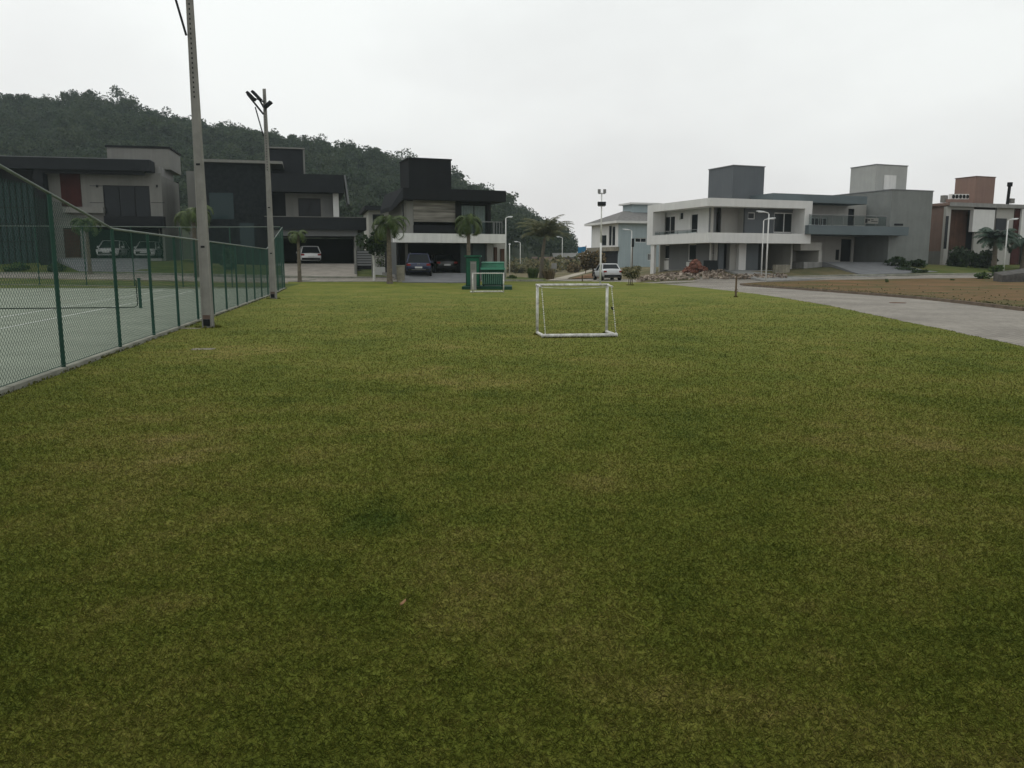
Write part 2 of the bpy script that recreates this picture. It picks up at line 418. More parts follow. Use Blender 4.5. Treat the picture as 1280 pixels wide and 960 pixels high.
L.new(c, t.inputs['Color']); L.new(b.outputs[0], mx.inputs[1]); L.new(t.outputs[0], mx.inputs[2]); L.new(mx.outputs[0], N['Material Output'].inputs['Surface']); MATS['grass_blade'] = m
# rough ground, gardens: grass and bare earth
def groundmat(name, c1, c2, c3, s):
    m = bpy.data.materials.new(name); nt, N, L = nodes(m); b = N['Principled BSDF']; b.inputs['Roughness'].default_value = .97; b.inputs['Specular IOR Level'].default_value = .1
    tc = N.new('ShaderNodeTexCoord')
    n1 = N.new('ShaderNodeTexNoise'); n1.inputs['Scale'].default_value = s; n1.inputs['Detail'].default_value = 8; n1.inputs['Roughness'].default_value = .68
    L.new(tc.outputs['Object'], n1.inputs['Vector']); r = N.new('ShaderNodeValToRGB'); e = r.color_ramp.elements
    e[0].position = .34; e[0].color = (*c1, 1); e[1].position = .68; e[1].color = (*c3, 1); k = e.new(.5); k.color = (*c2, 1)
    L.new(n1.outputs['Fac'], r.inputs['Fac']); L.new(r.outputs['Color'], b.inputs['Base Color'])
    n2 = N.new('ShaderNodeTexNoise'); n2.inputs['Scale'].default_value = 14; n2.inputs['Detail'].default_value = 5; L.new(tc.outputs['Object'], n2.inputs['Vector'])
    bp = N.new('ShaderNodeBump'); bp.inputs['Strength'].default_value = .8; bp.inputs['Distance'].default_value = .06
    L.new(n2.outputs['Fac'], bp.inputs['Height']); L.new(bp.outputs['Normal'], b.inputs['Normal']); MATS[name] = m
groundmat('garden', (.045,.065,.016), (.075,.095,.024), (.13,.12,.045), .35)
groundmat('verge', (.060,.072,.022), (.125,.082,.038), (.19,.105,.055), .22)
groundmat('rough', (.06,.07,.03), (.13,.11,.06), (.22,.18,.12), .12)
# pavers
m = bpy.data.materials.new('pavers'); nt, N, L = nodes(m); b = N['Principled BSDF']; b.inputs['Roughness'].default_value = .9; b.inputs['Specular IOR Level'].default_value = .2
tc = N.new('ShaderNodeTexCoord'); br = N.new('ShaderNodeTexBrick'); br.inputs['Scale'].default_value = 2.5; br.inputs['Mortar Size'].default_value = .03
br.inputs['Color1'].default_value = (.235,.22,.195,1); br.inputs['Color2'].default_value = (.33,.31,.28,1); br.inputs['Mortar'].default_value = (.13,.115,.10,1)
L.new(tc.outputs['Object'], br.inputs['Vector'])
n1 = N.new('ShaderNodeTexNoise'); n1.inputs['Scale'].default_value = .35; n1.inputs['Detail'].default_value = 6; L.new(tc.outputs['Object'], n1.inputs['Vector'])
r = N.new('ShaderNodeValToRGB'); r.color_ramp.elements[0].position = .3; r.color_ramp.elements[0].color = (.72,.70,.68,1); r.color_ramp.elements[1].position = .7; r.color_ramp.elements[1].color = (1.1,1.08,1.05,1)
mx = N.new('ShaderNodeMixRGB'); mx.blend_type = 'MULTIPLY'; mx.inputs[0].default_value = 1
L.new(n1.outputs['Fac'], r.inputs['Fac']); L.new(br.outputs['Color'], mx.inputs[1]); L.new(r.outputs['Color'], mx.inputs[2]); L.new(mx.outputs[0], b.inputs['Base Color']); MATS['pavers'] = m
# ------------------------------------------------------------------ ground, lawn, road, court
xy = lambda p: (p.x, p.y)
big = [(-560,-25),(330,-25),(330,640),(-560,640)]
bm = bmesh.new()
gx = [-560,-400,-250,-150]+XS+[150,330]; gy = [-25]+YS+[220,350,640]
vv = [[bm.verts.new((x, y, H(x, y)-.03)) for x in gx] for y in gy]
for j in range(len(gy)-1):
    for i in range(len(gx)-1): bm.faces.new((vv[j][i], vv[j][i+1], vv[j+1][i+1], vv[j+1][i]))
me = bpy.data.meshes.new('ground'); bm.to_mesh(me); bm.free(); link('ground', me, MATS['rough'])['kind'] = 'structure'
FA, FB = gp(80, 462.5), gp(356, 360.5)                   # fence line
fd = (FB-FA); fd.z = 0; flen = fd.length; fd.normalize(); fn = Vector((fd.y, -fd.x, 0))   # fn points to the lawn
fpt = lambda s, o=0: Vector((FA.x+fd.x*s+fn.x*o, FA.y+fd.y*s+fn.y*o, 0))
LE = [gp(*p) for p in ((1280,434),(1190,414),(1100,395.5),(1040,382.5),(980,372.5),(950,368),(920,364.3),(890,361),(860,358),(830,355),(805,353.2),(780,352.3),(740,351.8),(700,351.6),(660,351.8),(620,352),(560,352.2),(500,352.3),(440,352.3),(360,352.5))]
edge0 = [(8.4,-12),(8.9,2),(9.5,10)]+[xy(p) for p in LE]
edge = [edge0[0]]; er = random.Random(3)                  # ragged turf edge
for p, q in zip(edge0, edge0[1:]):
    k = max(1, int(math.dist(p, q)/.35)) if p[1] < 50 and p[1] > 5 else max(1, int(math.dist(p, q)/2))
    for i in range(1, k+1):
        t = i/k; j = .05 if k > 3 else .02; edge.append((p[0]+(q[0]-p[0])*t+er.uniform(-j, j*1.4), p[1]+(q[1]-p[1])*t+er.uniform(-j, j)))
E0 = fpt(flen+.1, .12); S0 = fpt(-24, .12)
lawn_poly = edge+[(E0.x, E0.y+.1), xy(S0), (S0.x+2, -12)]
drape('lawn', lawn_poly, 0.0, MATS['lawn_soil'])
# road beside and beyond the lawn
RE = [gp(*p) for p in ((930,357),(960,359.3),(1000,362),(1050,365.8),(1100,369.5),(1150,373.6),(1215,380.5),(1280,388.5))]
far = [(-70,62.2),(-26,61.5),(-14,60.5),(-5,61.6),(0.2,62.5),(1.2,64),(3.2,69),(3.6,76),(9.8,79),(10.2,74),(11.0,69.5),(14.5,67.4),(20,66.8),(28,68.2),(36,70.5),(60,74),(90,78),(90,73),(60,69),(34,66.5),(24,64.3),(19,62.3),(16.8,59.6)]
road = edge+[(-40,58.6),(-70,58.6)]+far+[xy(p) for p in RE]+[(18,18),(17.4,8),(17,-12)]
drape('road', road, -.012, MATS['pavers'])
vg = [xy(p) for p in RE][::-1]+[(16.8,59.6),(19,62.3),(24,64.3),(34,66.5),(60,69),(90,73),(90,20),(60,12),(19,12),(18,18)]
vg = [(p[0]+.12, p[1]) for p in vg]
verge_poly = vg
drape('verge', vg, .09, MATS['verge'], skirt=.3)
def ribbon(name, pts, w, z0, z1, material, wob=0):
    mb = MB(); n = len(pts); L_, R_ = [], []
    for i, p in enumerate(pts):
        d = Vector(pts[min(i+1, n-1)])-Vector(pts[max(i-1, 0)]); d.normalize(); q = Vector((-d.y, d.x))*w*.5
        L_.append(Vector(p)+q); R_.append(Vector(p)-q)
    for i in range(n-1):
        A = [L_[i], R_[i], R_[i+1], L_[i+1]]
        mb.frus([(a.x, a.y, H(a.x, a.y)+z0) for a in A], [(a.x, a.y, H(a.x, a.y)+z1) for a in A])
    o = mb.build(name, material); o['kind'] = 'structure'; return o
ribbon('kerb_lawn', [(-14.4,58.9)]+[(p[0],p[1]+.18) for p in edge0[3:][::-1] if p[0] < 8.5], .2, -.2, .035, MATS['kerb_concrete'])
ribbon('kerb_verge', [(p[0]+.02,p[1]) for p in [xy(q) for q in RE][::-1]]+[(16.9,59.5),(19,62.2),(24,64.2),(34,66.4),(60,68.9)], .16, -.2, .105, mat('kerb_dirty', (.13,.10,.075), .95, .25, 2, .6, 20))
ribbon('kerb_street', [(-70,62.3),(-26,61.6),(-14,60.6),(-5,61.7),(0.3,62.7),(1.2,64.1),(2.6,69)], .18, -.2, .13, MATS['kerb_concrete'])
ribbon('kerb_houses', [(11.0,69.6),(14.5,67.5),(20,66.9),(28,68.3),(36,70.6),(60,74.1)], .18, -.2, .1, MATS['kerb_concrete'])
# gardens behind the street on the left and the palm lawn, gardens right
drape('garden_left', [(-70,62.4),(-26,61.7),(-14,60.7),(-5,61.8),(0.2,62.8),(1.1,64.3),(2.9,69),(3.4,82),(-6,88),(-70,88)], .03, MATS['garden'])
drape('garden_right', [(33,69.9),(36,70.7),(60,74.2),(80,77),(80,100),(33,100)], .03, MATS['garden'])
drape('path', [(3.2,72),(3.6,76),(4.6,84),(7.5,100),(15,138),(18,160),(20,160),(16.8,138),(8.9,100),(6.0,84),(5.2,76.4)], .02, MATS['dirt_path'])
drape('dirt_island', [(5.6,77.5),(9.8,79.4),(13.5,96),(10.5,102),(7.2,86)], .05, MATS['dirt'])
# tennis court
C = [fpt(-24,-.12), fpt(flen+.05,-.12), fpt(flen+.6,-24), fpt(-24,-40)]
fe = [gp(p, 355.2) for p in (0, 150)]
court_poly = [xy(fpt(-24,-.1)), xy(fpt(flen-.05,-.1)), xy(fpt(flen+1.2,-10.5)), xy(fpt(flen+2.5,-30)), xy(fpt(-24,-34))]
drape('tennis_court', court_poly, .012, MATS['court_surface'])
drape('court_verge', [xy(fpt(flen+.2,-.1)), xy(fpt(flen+5.6,.6)), (-40,58.4), (-70,58.4), xy(fpt(flen+2.5,-40)), xy(fpt(flen+2.7,-30)), xy(fpt(flen+1.4,-10.5))], .004, MATS['garden'])
def court_line(p0, p1, w=.06):
    a, b_ = Vector(xy(p0)), Vector(xy(p1)); d = (b_-a).normalized(); q = Vector((-d.y, d.x))*w*.5
    return drape('court_line', [tuple(a-q), tuple(a+q), tuple(b_+q), tuple(b_-q)], .017, MATS['line_white'], 4)
def ext(p, q, k): return p+(p-q).normalized()*k
a, b_ = gp(40,404), gp(240,363.6); court_line(ext(a, b_, 10), b_)
a, b_ = gp(0,397.6), gp(203,362.6); court_line(ext(a, b_, 10), b_)
court_line(gp(60,362.3), gp(240,363.6)); court_line(gp(-60,372.5), gp(140,373.3))
# hill
def hill_z(a):
    PX = [-700,-300,0,60,110,180,240,300,340,420,470,500,540,580,620,650,690,720,745,790]
    SK = [112,112,122,126,129,138,150,163,172,180,188,203,214,226,246,263,287,307,322,330]
    px = a*1000+640
    for i in range(len(PX)-1):
        if px <= PX[i+1]:
            t = max(0, (px-PX[i])/(PX[i+1]-PX[i])); s = SK[i]*(1-t)+SK[i+1]*t; break
    else: s = 330
    return max(0, 1.7+(327-s)*.27-6.0) if s < 322 else 0
def HH(x, y):
    a = x/y; y0 = 112+ (14 if a > -.2 else 0); t = min(1, max(0, (y-y0)/(270-y0)))
    e = hill_z(a)*(t**1.15*(1-t*.0)); 
    if y > 270: e *= max(0, 1-((y-270)/180)**2)
    return e + .9*math.sin(x*.13+y*.07)*t + 1.0*math.sin(x*.05-y*.11)*t
hx = np.linspace(-480, 40, 90); hy = np.concatenate([np.linspace(110, 275, 36), np.linspace(285, 450, 12)])
bm = bmesh.new(); vv = [[bm.verts.new((x, y, HH(x, y)+(0.02 if HH(x,y) > .5 else -.6))) for x in hx] for y in hy]
for j in range(len(hy)-1):
    for i in range(len(hx)-1): bm.faces.new((vv[j][i], vv[j][i+1], vv[j+1][i+1], vv[j+1][i]))
me = bpy.data.meshes.new('hill'); bm.to_mesh(me); bm.free(); link('hill', me, mat('hill_soil', (.03,.04,.02), .97, .3, .1), smooth=True)['kind'] = 'structure'
V, V2 = [], []
cnt = 0
while cnt < 2300:
    y = 118+math.sqrt(rng.random())*170; a = rng.uniform(-.86, .10); x = a*y
    z = HH(x, y)
    if z < 1.6: continue
    top = y > 255
    hgt = rng.uniform(5, 8.5) if not top else rng.uniform(3.5, 7.5)
    if rng.random() < .05: hgt += 2.5
    r = rng.uniform(2.2, 4.0)*(1.0 if y > 160 else .8); r2 = r*rng.uniform(.65, 1.0)
    n = 260 if y > 200 else 300
    P = blob_points(n, rng, (x, y, z+hgt-r2), (r, r, r2), rng.integers(4, 8), .6)
    q = leaf_quads(P, .52 if not top else .48, rng, .2)
    (V2 if rng.random() < .35 else V).append(q)
    if top or rng.random() < .15:                     # a stem showing under the crown
        w = .14; b0 = np.array([x, y, z-.5]); t0 = np.array([x+rng.uniform(-.6, .6), y, z+hgt-r2*.7])
        V.append(np.array([b0-[w,0,0], b0+[w,0,0], t0+[w*.6,0,0], t0-[w*.6,0,0]]))
    cnt += 1
fo = npmesh('hill_forest', np.concatenate(V), 4, MATS['leaf_hill']); tag(fo, kind='stuff')
fo = npmesh('hill_forest_pale', np.concatenate(V2), 4, MATS['leaf_hill_pale']); tag(fo, kind='stuff')
# scrub in the valley beyond the palm
V = []
for i in range(150):
    px = rng.uniform(600, 745); Y = rng.uniform(118, 190); x = (px-640)/1000*Y
    if 3 < x < 12 and Y < 140 and px > 700: continue
    hgt = rng.uniform(.8, 2.6)
    V.append(leaf_quads(blob_points(60, rng, (x, Y, H(x, Y)+hgt*.45), (rng.uniform(1, 2.5), rng.uniform(1, 2.5), hgt*.6), 5), .5, rng))
tag(npmesh('scrub', np.concatenate(V), 4, MATS['leaf_scrub']), kind='stuff')
# ------------------------------------------------------------------ lawn blades
def poly_mask(P, poly):
    x, y = P[:, 0], P[:, 1]; ins = np.zeros(len(P), bool); n = len(poly); j = n-1
    for i in range(n):
        xi, yi = poly[i]; xj, yj = poly[j]
        c = ((yi > y) != (yj > y)) & (x < (xj-xi)*(y-yi)/(yj-yi+1e-12)+xi); ins ^= c; j = i
    return ins
BV = []
RY = np.concatenate([np.arange(1.1, 7.9, .3), np.arange(8, 18, .7), np.arange(18, 46, 1.5)])
for y0, y1 in zip(RY, RY[1:]):
    ym = (y0+y1)/2; hgt = float(np.interp(ym, [2, 5, 10, 20], [.026, .028, .031, .033]))
    dens = float(np.exp(np.interp(np.log(ym), np.log([2, 3, 4, 6.5, 10, 15, 22, 33, 46]), np.log([38000, 31000, 21000, 9500, 3600, 1200, 420, 110, 10]))))
    wid = float(np.interp(ym, [2, 4, 6.5, 10, 15, 22, 33], [.0021, .0027, .0040, .0062, .0092, .014, .02]))
    A = (y1-y0)*2*(.69*y1+3.6); n = int(A*dens)
    y = np.sqrt(rng.uniform(y0*y0, y1*y1, n)); x = rng.uniform(-1, 1, n)*(.69*y+3.6)
    pr = np.clip(1-np.clip(np.abs(x)-(.66*y+.5), 0, 9)/3.2*.6, .4, 1); kp = rng.random(n) < pr; kw = (pr[kp])**-.8; x = x[kp]; y = y[kp]
    P = np.stack([x, y], 1); pm = poly_mask(P, lawn_poly); P = P[pm]; kw = kw[pm]; n = len(P)
    zz = np.array([H(px, py) for px, py in P]) if y1 > 42 else np.zeros(n)
    az = rng.uniform(0, 2*np.pi, n); tilt = np.radians(rng.uniform(15, 80, n)); h = hgt*rng.uniform(.5, 1.5, n)
    d = np.stack([np.cos(az)*np.sin(tilt), np.sin(az)*np.sin(tilt), np.cos(tilt)], 1)
    wa = rng.uniform(0, 2*np.pi, n); s = np.stack([np.cos(wa), np.sin(wa), rng.uniform(-.3, .3, n)], 1)*(wid*kw*rng.uniform(.6, 1.3, n)*.5)[:, None]
    o = np.stack([P[:, 0], P[:, 1], zz-.002], 1)
    m_ = o+d*(h*.6)[:, None]; e = o+d*h[:, None]; e[:, 2] -= h*.18
    BV.append(np.stack([o-s*.7, o+s*.7, m_+s, e, ], 1).reshape(-1, 3))
tag(npmesh('lawn_grass', np.concatenate(BV), 4, MATS['grass_blade']), kind='stuff')
# ------------------------------------------------------------------ houses: geometry in each house's own frame
class House:
    def __init__(s, name, label, px, Y, deg, cat='house'):
        s.o = Vector((at(px, YH, Y).x, Y, 0)); s.r = math.radians(deg)
        s.u = Vector((math.cos(s.r), math.sin(s.r), 0)); s.w = Vector((-math.sin(s.r), math.cos(s.r), 0))
        s.root = thing(name, label, cat, s.o, s.r)
    def front(s, px, py, v):           # pixel -> (u, z) on the plane w = v
        d = ray(px, py); c = Vector((0, 0, CAMH))-s.o; t = (v-c.dot(s.w))/d.dot(s.w); p = c+d*t
        return p.dot(s.u), p.z
    def side(s, px, py, u):            # pixel -> (v, z) on the plane u = const
        d = ray(px, py); c = Vector((0, 0, CAMH))-s.o; t = (u-c.dot(s.u))/d.dot(s.u); p = c+d*t
        return p.dot(s.w), p.z
    def R(s, x0, y0, x1, y1, v):       # pixel rectangle on a front plane -> u0,u1,z0,z1
        ym, xm = (y0+y1)/2, (x0+x1)/2
        return s.front(x0, ym, v)[0], s.front(x1, ym, v)[0], s.front(xm, y1, v)[1], s.front(xm, y0, v)[1]
    def S(s, x0, y0, x1, y1, u):
        ym, xm = (y0+y1)/2, (x0+x1)/2
        a, b = s.side(x0, ym, u)[0], s.side(x1, ym, u)[0]
        return min(a, b), max(a, b), s.side(xm, y1, u)[1], s.side(xm, y0, u)[1]
    def fbox(s, name, m, x0, y0, x1, y1, v, v1, label=None, parent=None, bevel=0, mb=None):   # slab facing the front from a pixel rectangle
        u0, u1, z0, z1 = s.R(x0, y0, x1, y1, v)
        if mb is not None: mb.box(u0, u1, v, v1, z0, z1); return
        o = MB().box(u0, u1, v, v1, z0, z1).build(name, MATS[m], parent or s.root, bevel=bevel)
        if label: o['label'] = label
        return o
    def box(s, name, m, *b, label=None, parent=None):
        o = MB().box(*b).build(name, MATS[m], parent or s.root)
        if label: o['label'] = label
        return o
def wall_cells(mb, a0, a1, z0, z1, holes, put):
    """rectangle a0..a1 x z0..z1 less the holes, as merged column strips"""
    A = sorted({a0, a1, *[min(max(h[i], a0), a1) for h in holes for i in (0, 1)]}); 
    for i in range(len(A)-1):
        if A[i+1]-A[i] < 1e-4: continue
        m = (A[i]+A[i+1])/2; hs = sorted([(max(h[2], z0), min(h[3], z1)) for h in holes if h[0] < m < h[1]])
        z = z0
        for b0, b1 in hs:
            if b0 > z+1e-3: put(A[i], A[i+1], z, b0)
            z = max(z, b1)
        if z1 > z+1e-3: put(A[i], A[i+1], z, z1)
def fwall(h, name, m, u0, u1, z0, z1, v, holes=(), t=.22, parent=None, label=None):
    mb = MB(); wall_cells(mb, u0, u1, z0, z1, holes, lambda a, b, c, d: mb.box(a, b, v, v+t, c, d))
    o = mb.build(name, MATS[m], parent or h.root)
    if label: o['label'] = label
    return o
def swall(h, name, m, v0, v1, z0, z1, u, holes=(), t=.22, label=None):
    mb = MB(); wall_cells(mb, v0, v1, z0, z1, holes, lambda a, b, c, d: mb.box(u, u+t, a, b, c, d))
    o = mb.build(name, MATS[m], h.root)
    if label: o['label'] = label
    return o
def window(h, u0, u1, z0, z1, v, fm='black_metal', gm='glass', cols=2, rows=1, fw=.06, label=None, back=None, side=False):
    """frame in the opening with glass behind its bars; the frame is the part, the glass its sub-part"""
    B = (lambda mb, a0, a1, b0, b1, c0, c1: mb.box(b0, b1, a0, a1, c0, c1)) if side else (lambda mb, a0, a1, b0, b1, c0, c1: mb.box(a0, a1, b0, b1, c0, c1))
    mb = MB(); d0, d1 = v+.06, v+.13
    B(mb, u0, u0+fw, d0, d1, z0, z1); B(mb, u1-fw, u1, d0, d1, z0, z1)
    B(mb, u0+fw, u1-fw, d0, d1, z1-fw, z1); B(mb, u0+fw, u1-fw, d0, d1, z0, z0+fw)
    for i in range(1, cols):
        x = u0+(u1-u0)*i/cols; B(mb, x-fw*.5, x+fw*.5, d0+.01, d1-.01, z0+fw, z1-fw)
    for j in range(1, rows):
        z = z0+(z1-z0)*j/rows; B(mb, u0+fw, u1-fw, d0+.015, d1-.015, z-fw*.4, z+fw*.4)
    o = mb.build('window', MATS[fm], h.root)
    if label: o['label'] = label
    g = MB(); B(g, u0+.01, u1-.01, v+.10, v+.112, z0+.01, z1-.01); g.build('pane', MATS[gm], o)
    return o
def railing(h, name, u0, u1, z0, z1, v, posts=4, gm='glass_clear', side=False):
    mb = MB()
    Bx = (lambda m_, a0, a1, b0, b1, c0, c1: m_.box(b0, b1, a0, a1, c0, c1)) if side else (lambda m_, a0, a1, b0, b1, c0, c1: m_.box(a0, a1, b0, b1, c0, c1))
    Bx(mb, u0, u1, v-.03, v+.03, z1-.05, z1)
    for i in range(posts+1):
        x = u0+(u1-u0)*i/posts; x0 = min(max(x-.02, u0), u1-.04); Bx(mb, x0, x0+.04, v-.02, v+.02, z0, z1-.05)
    o = mb.build(name, MATS['galvanised'], h.root)
    g = MB(); Bx(g, u0+.05, u1-.05, v-.005, v+.005, z0+.06, z1-.07); g.build('pane', MATS[gm], o)
    return o
# ================= house 1: far left, charcoal roof slab, white walls
h = House('house', 'white and charcoal two storey house behind the tennis court with a dark red wall panel', 195, 66, 12)
zr0 = h.front(195, 214, 0)[1]; zr1 = h.front(195, 200, 0)[1]; uL = h.front(-70, 210, 0)[0]
fl = h.front(160, 323, 1.5)[1]
ue = h.front(206, 300, 1.5)[0]; us = h.front(62, 300, 1.5)[0]
mb = MB().box(uL, 0, 0, 1.9, zr0, zr1); mb.box(uL, -.9, 1.9, 11, zr0+.1, zr1); mb.build('roof', MATS['charcoal_soft'], h.root)
mb = MB().box(h.front(48, 300, .1)[0], -.5, .25, .6, zr0-.28, zr0); mb.box(h.front(48, 300, .25)[0], h.front(60, 300, .25)[0], .25, 1.4, fl-1, zr0-.28); mb.build('portal_frame', MATS['charcoal'], h.root)
mb = MB().box(-.9, .35, 1.9, 7.5, zr0-.15, zr0+.62); mb.build('side_fascia', MATS['concrete_slab'], h.root)
W = [h.R(130, 232, 188, 280, 1.5), h.R(108, 283, 204, 324, 1.5), h.R(80, 285, 101, 322, 1.5)]
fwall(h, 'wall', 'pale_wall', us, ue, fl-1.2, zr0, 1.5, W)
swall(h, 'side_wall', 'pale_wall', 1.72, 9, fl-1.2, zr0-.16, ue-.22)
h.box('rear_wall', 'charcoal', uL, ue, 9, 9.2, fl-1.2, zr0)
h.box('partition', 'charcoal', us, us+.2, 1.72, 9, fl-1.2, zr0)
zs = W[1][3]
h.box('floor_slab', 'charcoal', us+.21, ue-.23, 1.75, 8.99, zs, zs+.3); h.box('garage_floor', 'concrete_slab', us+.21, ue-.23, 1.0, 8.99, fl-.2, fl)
window(h, W[0][0], W[0][1], W[0][2], W[0][3], 1.5, cols=3)
o = h.fbox('wall_panel', 'red_panel', 76, 217, 101, 258, 1.44, 1.497); 
h.fbox('door', 'red_panel', 80, 286, 100, 323, 1.56, 1.64)
h.fbox('balcony', 'charcoal', 130, 270, 204, 284, .5, 1.49)
h.fbox('planter_ledge', 'pale_wall', 78, 259, 129, 266, .9, 1.49)
for x0, x1, y in ((112,129.5,232),(112,129.5,253),(188.5,205.5,253)): h.fbox('wall_joint', 'charcoal', x0, y, x1, y+.6, 1.49, 1.499)
for x in (121, 196): h.fbox('wall_lamp', 'black_metal', x-1, 231, x+1, 234, 1.40, 1.499)
# glazed wing left
ug = h.front(47, 300, 1.2)[0]
h.box('glazed_wall', 'glass_teal', uL, ug, 1.25, 1.3, fl-.6, zr0-.01)
mb = MB(); n = 13
for i in range(n+1): 
    x = uL+(ug-uL)*i/n; mb.box(x-.05, x+.05, 1.18, 1.249, fl-.6, zr0-.01)
for z in (fl+1.3, fl+2.7, fl+4.0): mb.box(uL, ug, 1.2, 1.248, z-.04, z+.04)
mb.box(uL, ug, 1.12, 1.17, zr0-1.0, zr0-.01); mb.build('mullions', MATS['black_metal'], h.root)
# roof box
u0, u1 = h.front(134, 195, 4)[0], h.front(212, 195, 4)[0]; zt = h.front(212, 186, 4)[1]
h.box('water_tank_room', 'pale_wall', u0, u1, 4, 8.8, zr1-.3, zt); h.box('roof_cap', 'charcoal', u0-.1, u1+.1, 3.9, 8.9, zt, zt+.16)
MB().box(uL, .03, -.03, .12, zr1, zr1+.05).box(-.09, .03, .121, 1.9, zr1, zr1+.05).build('roof_flashing', MATS['mid_grey'], h.root)
H1 = h
# ================= house 2: dark stone house
h = House('house.001', 'dark stone house with charcoal upper slab, a white car in its open garage', 330, 68, 14)
fl = h.front(400, 329.5, 1.0)[1]
zc = h.front(300, 204, 0)[1]
uL, uM, uR = h.front(254, 250, 0)[0], h.front(340, 250, 0)[0], h.front(433, 250, -.6)[0]
Ws = [h.R(262, 240, 276, 258, 0), h.R(276, 258, 296, 276, 0)]
h.box('stone_block', 'stone_dark', uL, uM, 0, 9, fl-1.5, zc, label='windowless block of dark stone')
h.fbox('window', 'glass_teal', 262, 241, 292, 274, -.03, -.003); h.fbox('window', 'glass_teal', 300, 279, 318, 312, -.03, -.003)
h.fbox('door', 'charcoal', 322, 280, 337, 322, -.05, -.003)
mb = MB().box(uL-.1, h.front(355, 250, -.2)[0], -.35, 9.2, zc, zc+.22); mb.build('roof_edge', MATS['pale_wall'], h.root)
mb = MB(); h.fbox('', '', 335, 186.5, 379, 219, 4, 8, mb=mb); mb.build('water_tank_room', MATS['charcoal_soft'], h.root)
u0, u1, z0, z1 = h.R(335, 186, 379, 219, 4); h.box('roof_cap', 'pale_wall', u0-.1, u1+.18, 3.85, 8.1, z1, z1+.12)
h.box('corner_trim', 'pale_wall', u1, u1+.14, 3.95, 8, z0, z1)
# upper slab (parapet) with its slanted end
u0, u1, z0, z1 = h.R(338, 217.5, 430, 240, -.6)
h.box('parapet', 'charcoal_soft', u0, u1, -.6, 8.5, z0, z1)
zb = h.front(433, 255, -.6)[1]
mb = MB().add([(u1,-.6,z1),(u1+.14,-.6,z1),(u1+.42,-.6,zb),(u1+.28,-.6,zb),(u1,2.2,z1),(u1+.14,2.2,z1),(u1+.42,2.2,zb),(u1+.28,2.2,zb)],
   [(0,3,2,1),(4,5,6,7),(0,1,5,4),(1,2,6,5),(2,3,7,6),(3,0,4,7)]); mb.build('end_fin', MATS['mid_grey'], h.root)
# recess wall
a, b = h.front(340, 260, 1.0)[0], h.front(424, 260, 1.0)[0]
w = h.R(373, 248, 401, 271.5, 1.0); zs1 = h.front(400, 271.5, -.8)[1]
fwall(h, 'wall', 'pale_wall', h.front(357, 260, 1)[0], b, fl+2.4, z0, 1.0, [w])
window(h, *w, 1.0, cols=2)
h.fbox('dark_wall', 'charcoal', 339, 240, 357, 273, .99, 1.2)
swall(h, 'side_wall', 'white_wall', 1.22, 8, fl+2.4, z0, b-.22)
h.fbox('column', 'white_wall', 416.5, 241, 423.5, 272, .2, .8)
mb = MB()
for i in range(9):
    x = 404+i*1.4; h.fbox('', '', x, 243, x+.5, 270, .97, .999, mb=mb)
mb.build('wall_slats', MATS['mid_grey'], h.root)
# balcony slab, fascia
u0, u1, z0, z1 = h.R(331, 271.5, 458, 287, -.8); h.box('balcony', 'charcoal_soft', u0, u1, -.8, 6, z0, z1)
h.box('balcony_trim', 'pale_wall', u0, u1+.03, -.84, -.72, z1, z1+.05)
g = h.R(356, 295, 443, 330, 0); zg = g[3]
h.box('beam', 'mid_grey', h.front(341, 290, -.3)[0], h.front(447, 290, -.3)[0], -.3, 6, zg, z0)
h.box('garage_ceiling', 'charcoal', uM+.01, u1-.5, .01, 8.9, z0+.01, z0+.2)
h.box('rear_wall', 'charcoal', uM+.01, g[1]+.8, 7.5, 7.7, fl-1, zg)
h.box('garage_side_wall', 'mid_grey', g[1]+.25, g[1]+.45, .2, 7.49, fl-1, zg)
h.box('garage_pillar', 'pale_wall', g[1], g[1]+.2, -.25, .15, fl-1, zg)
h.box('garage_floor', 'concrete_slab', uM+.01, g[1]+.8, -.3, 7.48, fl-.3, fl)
# pale side house sliver between the first two houses
h.fbox('annex', 'pale_wall', 236, 214, 253, 330, 3, 9, label='pale wall between the two houses')
H2 = h
# ================= pale house behind, between 2 and 3
h = House('house.002', 'small pale house half hidden between the dark stone house and the board clad house', 480, 84, 14)
fl = 0.4; u0, u1, z0, z1 = h.R(461, 263, 508, 300, 0)
h.box('wall', 'beige_wall', u0, u1, 0, 8, fl-1, z1)
h.fbox('roof', 'charcoal_soft', 456, 257.5, 512, 262.5, -.8, 8.6)
h.fbox('window', 'glass', 466, 268, 480, 281, -.04, -.003)
# ================= house 3: centre dark house with board clad wall and white slab
h = House('house.003', 'house with black roof tower, board clad upper wall and white slab over its garage', 505, 60, 20)
fl = h.front(535, 341.5, .3)[1]
u0, u1, z0, z1 = h.R(504, 236.5, 632.5, 250.5, 0)
uL, uR, zr, zR = u0, u1, z0, z1
ut = h.front(609, 240, 0)[0]
mb = MB().box(u0, u1, 0, 7, z0, z1); mb.build('roof', MATS['charcoal'], h.root)
